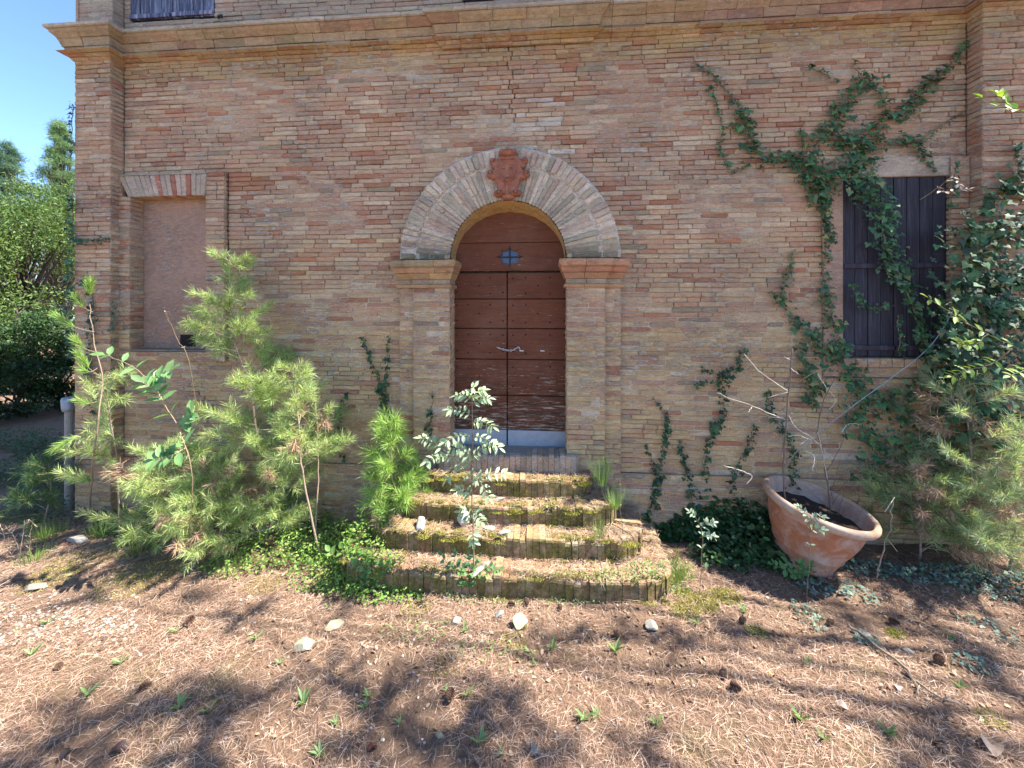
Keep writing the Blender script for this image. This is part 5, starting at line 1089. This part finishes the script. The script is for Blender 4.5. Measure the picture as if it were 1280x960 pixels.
# ------------------------------------------------------------------ terracotta pot with bare twigs
pb = G(1004, 706); pot = empty('terracotta_pot', pb, None, 'big weathered terracotta pot tilted to the right beside the wall', 'pot')
Mx = Matrix.Translation(Vector(pb) + Vector((.0, .02, .035))) @ Matrix.Rotation(R(11.5), 4, Vector((.25, 1, 0)).normalized()) @ Matrix.Rotation(R(3), 4, 'X') @ Matrix.Diagonal((.83, .83, .93, 1))
H = .585
outer = [(.0, .0), (.245, .0), (.255, .012), (.258, .03), (.254, .045), (.278, .10), (.300, .15), (.310, .158), (.312, .175), (.310, .186), (.352, .26), (.388, .35), (.402, .41), (.404, .418), (.406, .436), (.402, .446), (.425, .495), (.438, .508)]
rim = [(.438, .508), (.463, .512), (.480, .525), (.488, .548), (.484, .570), (.470, .584), (.450, .588), (.436, .578), (.428, .560), (.424, .540)]
inner = [(.424, .54), (.40, .47), (.36, .36), (.30, .22), (.01, .20)]
mb = MB(); lathe(mb, outer, 72, (.40, .155, .080), Mx); mb.build('pot_wall', M['potmat'] if 'potmat' in M else M['terracotta'], pot, smooth=True)
mb = MB(); lathe(mb, rim, 72, (.43, .26, .17), Mx); mb.build('rim', M['potmat'], pot, smooth=True)
mb = MB(); lathe(mb, inner, 72, (.36, .23, .17), Mx); mb.build('inside', M['potmat'], pot, smooth=True)
mb = MB(); vs = [tuple(Mx @ Vector((0, 0, .455)))]; fs = []; nn = 40
for ring in range(1, 8):
    for k in range(nn): a = 2 * math.pi * k / nn; r = .395 * ring / 7; vs.append(tuple(Mx @ Vector((r * math.cos(a), r * math.sin(a), .445 + random.uniform(-.012, .012)))))
for k in range(nn): fs.append((0, 1 + k, 1 + (k + 1) % nn))
for ring in range(6):
    for k in range(nn): a0 = 1 + ring * nn + k; a1 = 1 + ring * nn + (k + 1) % nn; fs.append((a0, a0 + nn, a1 + nn, a1))
mb.add(vs, fs, (.045, .030, .022)); mb.build('soil', M['soil'], pot)
# clasp ornament seen on its right flank
tw_s = (pb - CC) @ CF + .05
tw = empty('bare_shrub', D(990, 655, tw_s), None, 'leggy bare twigs growing out of the tilted pot', 'shrub'); mb = MB(); DK = (.16, .12, .09); LIT = (.62, .54, .46)  # the pale twig colour has sunlight painted in
def tws(px, r0, r1, col, ds=0): tube(mb, smooth_path([D(x, y, tw_s + ds * i / max(1, len(px) - 1)) for i, (x, y) in enumerate(px)], 4, .003), r0, r1, 5, col)
tws([(984, 650), (980, 600), (980, 560), (985, 500), (988, 470), (990, 436)], .008, .0045, DK)
for p_, c in (([(984, 488), (960, 472), (945, 460), (930, 442)], LIT), ([(982, 525), (950, 512), (920, 500), (896, 491)], LIT), ([(982, 522), (960, 520), (900, 495)], DK), ([(988, 485), (1010, 470), (1030, 462), (1045, 458)], DK), ([(986, 520), (996, 535), (1012, 545), (1020, 548)], LIT), ([(985, 545), (1000, 545), (1014, 550)], LIT), ([(988, 460), (998, 468)], LIT), ([(988, 450), (980, 446)], LIT), ([(940, 509), (935, 515)], LIT), ([(960, 497), (985, 490)], LIT), ([(1008, 562), (1018, 572), (1016, 588)], LIT)): tws(p_, .0035, .0018, c, -.08)
tws([(1040, 652), (1036, 615), (1032, 590), (1026, 555), (1022, 535), (1030, 500), (1045, 470)], .007, .0025, DK, -.05)
for p_, c in (([(1036, 615), (1032, 588), (1026, 555), (1022, 540)], LIT), ([(1032, 590), (1050, 560), (1060, 520), (1052, 500)], DK), ([(1052, 540), (1062, 530), (1076, 531)], LIT), ([(1036, 512), (1045, 500), (1030, 480), (1022, 468)], LIT), ([(1038, 620), (1046, 590), (1050, 575)], DK), ([(1040, 630), (1060, 600), (1085, 580)], DK), ([(1042, 650), (1052, 630), (1055, 612)], DK), ([(1026, 560), (1014, 548), (1000, 556)], LIT), ([(1040, 648), (1030, 630), (1020, 622)], DK), ([(905, 582), (925, 588), (940, 595), (932, 606)], LIT)): tws(p_, .0032, .0014, c, -.06)
mb.build('twigs', M['bark'], tw, smooth=True)
f = Fol(); n = 40; P = np.stack([D(random.gauss(1045, 8), random.gauss(650, 5), tw_s) for _ in range(n)]); f.add(P, rdir(n) + np.array((0, 0, .5)), rdir(n), rng.uniform(.015, .035, n), .012, vary((.30, .36, .12), n, .3)); f.build('foliage', T_OVAL, M['leaf'], tw, 'stuff')
# dead stick leaning on the pot
mb = MB(); b = G(1098, 726); s0 = (b - CC) @ CF; tube(mb, smooth_path([b, D(1098, 705, s0 - .02), D(1110, 668, s0), D(1114, 640, s0 + .03), D(1118, 622, s0 + .05)], 4, .006), .006, .004, 6, (.30, .22, .16)); tube(mb, [D(1106, 640, s0), D(1118, 622, s0 + .05)], .004, .003, 5, (.5, .42, .34)); tube(mb, [D(1108, 672, s0), D(1122, 690, s0 - .05)], .003, .002, 5, (.4, .3, .22)); tag(mb.build('stick', M['bark'], None, smooth=True), 'crooked dead stick leaning against the right rim of the pot', 'stick')

# wire strung from the ivy down behind the pot and along the wall foot
mb = MB(); tube(mb, smooth_path([W(1206, 362, -.22), W(1165, 430, -.24), W(1110, 475, -.28), W(1060, 512, -.30), W(1000, 560, -.2), W(960, 604, -.06), W(880, 610, -.10), W(785, 609, -.12)], 6), .0035, .0035, 6, (.32, .36, .37)); tag(mb.build('wire', M['iron'], None, smooth=True), 'thin grey wire hanging from the ivy and running along the foot of the wall', 'wire')
# capped pipe by the left corner
mb = MB(); p = D(86, 562, 4.35); pr = [(.0, -.9), (.035, -.9), (.035, .18), (.03, .19)]; pp = empty('vent_pipe', (p[0], p[1], 0), None, 'short pale pipe with grey cap standing at the left corner of the house', 'pipe')
lathe(mb, [(.034, 0), (.034, 1.12), (.0, 1.12)], 16, (.26, .24, .20), Matrix.Translation((p[0], p[1], 0))); mb.build('pipe', M['stone'], pp, smooth=False)
hz_ = D(86, 500, 4.35)[2]; mb = MB(); lathe(mb, [(.0, 0.), (.05, .0), (.055, .03), (.055, .12), (.045, .15), (.0, .155)], 16, (.22, .25, .28), Matrix.Translation((p[0], p[1], hz_ - .12)) @ Matrix.Rotation(R(-6), 4, 'Y')); mb.build('cap', M['metal'], pp, smooth=True)

# ------------------------------------------------------------------ trees beyond the corner, and the pines in whose dapple the yard lies
def tree(name, x, y, h, crown, label, col, n=9000, leaf=.09, trunk_r=.14, kind='broad', cz=.62, group='trees beyond the left corner of the house', seed=1, clumps=26, mat='leaf', tw=.5):
    rs = np.random.default_rng(seed); z0 = float(gz(x, y)) - .1; root = thing_plant(name, (x, y, z0), label, 'tree', group); st = MB(); f = Fol()
    top = np.array((x + rs.normal(0, .2), y, z0 + h * .85)); T = smooth_path([(x, y, z0), (x + .1, y, z0 + h * .25), (x - .1, y + .1, z0 + h * .55), top], 5, .03); tube(st, T, trunk_r, trunk_r * .25, 8, (.09, .07, .055), .08)
    cs = []
    for k in range(clumps):
        if kind == 'conifer':
            t = (k + .5) / clumps; zc = z0 + h * (.18 + .82 * t) + rs.normal(0, .2); rr = crown * (1.08 - t) * rs.uniform(.2, 1.25); a = k * 2.4; c = np.array((x + rr * math.cos(a), y + rr * math.sin(a), zc)); cr = crown * (.10 + .26 * (1 - t)) * rs.uniform(.7, 1.3)
        else:
            u = rs.normal(size=3); u /= np.linalg.norm(u); rr = rs.uniform(.35, 1.0); c = np.array((x + u[0] * crown * rr, y + u[1] * crown * rr, z0 + h * cz + u[2] * h * (1 - cz) * rr)); cr = crown * rs.uniform(.22, .38)
        cs.append((c, cr)); i = int(np.clip((c[2] - z0) / h * .7, .15, .9) * (len(T) - 1)); s = T[i]; mid_ = (s + c) / 2 + np.array((0, 0, .12 * h * .3)); tube(st, smooth_path([s, mid_, c], 3, .02), trunk_r * .28, trunk_r * .05, 5, (.10, .08, .06))
    per = n // clumps
    for c, cr in cs:
        d = rdir(per); r = rng.uniform(0, 1, per) ** .45; P = c + d * (cr * r)[:, None] * np.array((1, 1, .62)); bright = rng.uniform(.75, 1.35)
        f.add(P, rdir(per) + np.array((0, 0, -.2)), rdir(per) + np.array((0, 0, .8)), leaf * rng.uniform(.6, 1.3, per), leaf * tw, vary(np.array(col) * bright, per, .35, .12))
    st.build('trunk', M['bark'], root, smooth=True); f.build('crown', T_OVAL if kind != 'conifer' else T_NEEDLE, M[mat], root, 'stuff'); return root
def at_depth(px, s): p = D(px, 384, s); return p[0], p[1]
x, y = at_depth(28, 10); tree('oak_tree', x, y, 5.3, 2.1, 'holm oak with dark forked trunk and sunlit yellow green crown left of the house', (.10, .155, .04), 13000, .085, .16, seed=3, clumps=34, cz=.76)
x, y = at_depth(78, 12); tree('oak_tree', x, y, 6.0, 1.8, 'light green tree rising close behind the left corner of the house', (.13, .20, .055), 12000, .085, .13, seed=9, clumps=28, cz=.74)
x, y = at_depth(-30, 9); tree('oak_tree', x, y, 5.0, 1.9, 'green tree cut by the left edge of the picture', (.10, .16, .045), 8000, .09, .13, seed=5, clumps=26)
x, y = at_depth(10, 19); tree('pine_tree', x, y, 10.0, 2.0, 'blue green conifer pointing above the other trees at the left edge', (.10, .17, .11), 30000, .26, .18, 'conifer', seed=6, clumps=170, mat='needle', tw=.05)
x, y = at_depth(76, 16); tree('pine_tree', x, y, 9.6, 1.6, 'feathery pine top beside the upper part of the left pilaster', (.14, .22, .10), 30000, .24, .18, 'conifer', seed=8, clumps=170, mat='needle', tw=.05)
for px, s, h, lab, sd in ((20, 8.0, 2.6, 'dark hedge bush at the left edge behind the shaded ground', 11), (70, 8.6, 2.3, 'dark shrub behind the capped pipe', 12), (110, 8.8, 2.4, 'dark shrub tucked behind the corner of the house', 13), (-25, 7.4, 2.2, 'dark hedge bush outside the left edge', 14), (45, 14, 3.2, 'distant dark thicket between the tree trunks', 15), (-5, 15, 3.2, 'distant dark thicket at the extreme left', 16)):
    x, y = at_depth(px, s); tree('shrub', x, y, h, 1.1 if s < 10 else 2.2, lab, (.045, .085, .03), 6000, .08, .05, seed=sd, clumps=20, cz=.45, group='shrubs beyond the left corner of the house')
# tall pines standing right of and behind the camera: out of view, boughs set along the sun's rays to shade chosen spots
def bough_pine(x, y, h, targets, label, seed, base_r=.2, n=5200):
    n = n
    rs = np.random.default_rng(seed); z0 = float(gz(x, y)) - .1; root = thing_plant('pine_tree', (x, y, z0), label, 'tree', 'tall pines round the yard'); st = MB(); f = Fol()
    T = smooth_path([(x, y, z0), (x + .15, y, z0 + h * .35), (x - .1, y + .1, z0 + h * .7), (x, y, z0 + h)], 6, .03); tube(st, T, base_r, .04, 9, (.16, .11, .08), .08)
    cl = list(targets) + [((x + rs.normal(0, .9), y + rs.normal(0, .9), z0 + h * rs.uniform(.72, 1.0)), rs.uniform(.5, .8)) for _ in range(10)]
    for c, cr in cl:
        c = np.array(c); i = int(np.clip((c[2] - z0 - .8) / h, .3, .92) * (len(T) - 1)); s_ = T[i]; mid_ = (s_ + c) / 2 + rs.normal(0, .12, 3) + np.array((0, 0, .25)); B = smooth_path([s_, mid_, c], 4, .03); tube(st, B, .022, .008, 6, (.18, .12, .09))
        k = int(n / len(cl)); nt_ = max(10, int(cr * 70))
        for q in range(nt_):
            u = rs.normal(size=3); u /= np.linalg.norm(u); e = c + u * cr * rs.uniform(.3, 1) * np.array((1, 1, .55)); tube(st, [c, (c + e) / 2 + rs.normal(0, .02, 3), e], .008, .003, 4, (.2, .14, .1)); needles_on(f, [c + (e - c) * .35, e], 200, .14, (.09, .15, .05), .8, .007)
    st.build('trunk', M['bark'], root, smooth=True); f.build('crown', T_NEEDLE, M['needle'], root, 'stuff')
sd_ = np.array(sdir)
shade = [((60, 930), .32), ((150, 905), .28), ((240, 880), .22), ((250, 935), .3), ((330, 868), .18), ((410, 850), .2), ((470, 900), .3), ((540, 840), .16), ((560, 915), .3), ((620, 870), .18), ((680, 800), .13), ((720, 795), .12), ((660, 940), .22), ((780, 790), .14), ((850, 800), .16), ((800, 940), .16),
         ((900, 780), .16), ((960, 800), .12), ((1060, 770), .18), ((1130, 775), .16), ((1200, 800), .14), ((1250, 850), .2), ((1000, 720), .22), ((1080, 700), .25), ((1200, 940), .25), ((1120, 950), .2), ((300, 770), .16), ((240, 750), .14), ((430, 760), .12), ((110, 745), .16), ((890, 700), .25), ((1180, 690), .25), ((60, 680), .2), ((660, 690), .10), ((545, 640), .12), ((1000, 600), .2), ((1130, 560), .25)]
tg = []
for k, ((px, py), cr) in enumerate(shade):
    g = G(px, py); t = (6.3 + .9 * math.sin(k * 2.1)) / sd_[2]; tg.append((tuple(g + sd_ * t), cr * 1.2))
tg.sort(key=lambda q: q[0][1]); h_ = len(tg) // 2
bough_pine(9.2, -4.3, 8.6, tg[:h_], 'tall pine right of the yard, nearer the camera', 21)
bough_pine(10.2, -1.9, 9.0, tg[h_:], 'tall pine standing right of the yard beyond the picture', 22)
tree('pine_tree', 1.2, -9.5, 10.5, 2.4, 'tall pine well behind the camera', (.06, .11, .04), 9000, .20, .20, seed=24, clumps=24, cz=.78, group='tall pines round the yard', mat='needle', tw=.12)
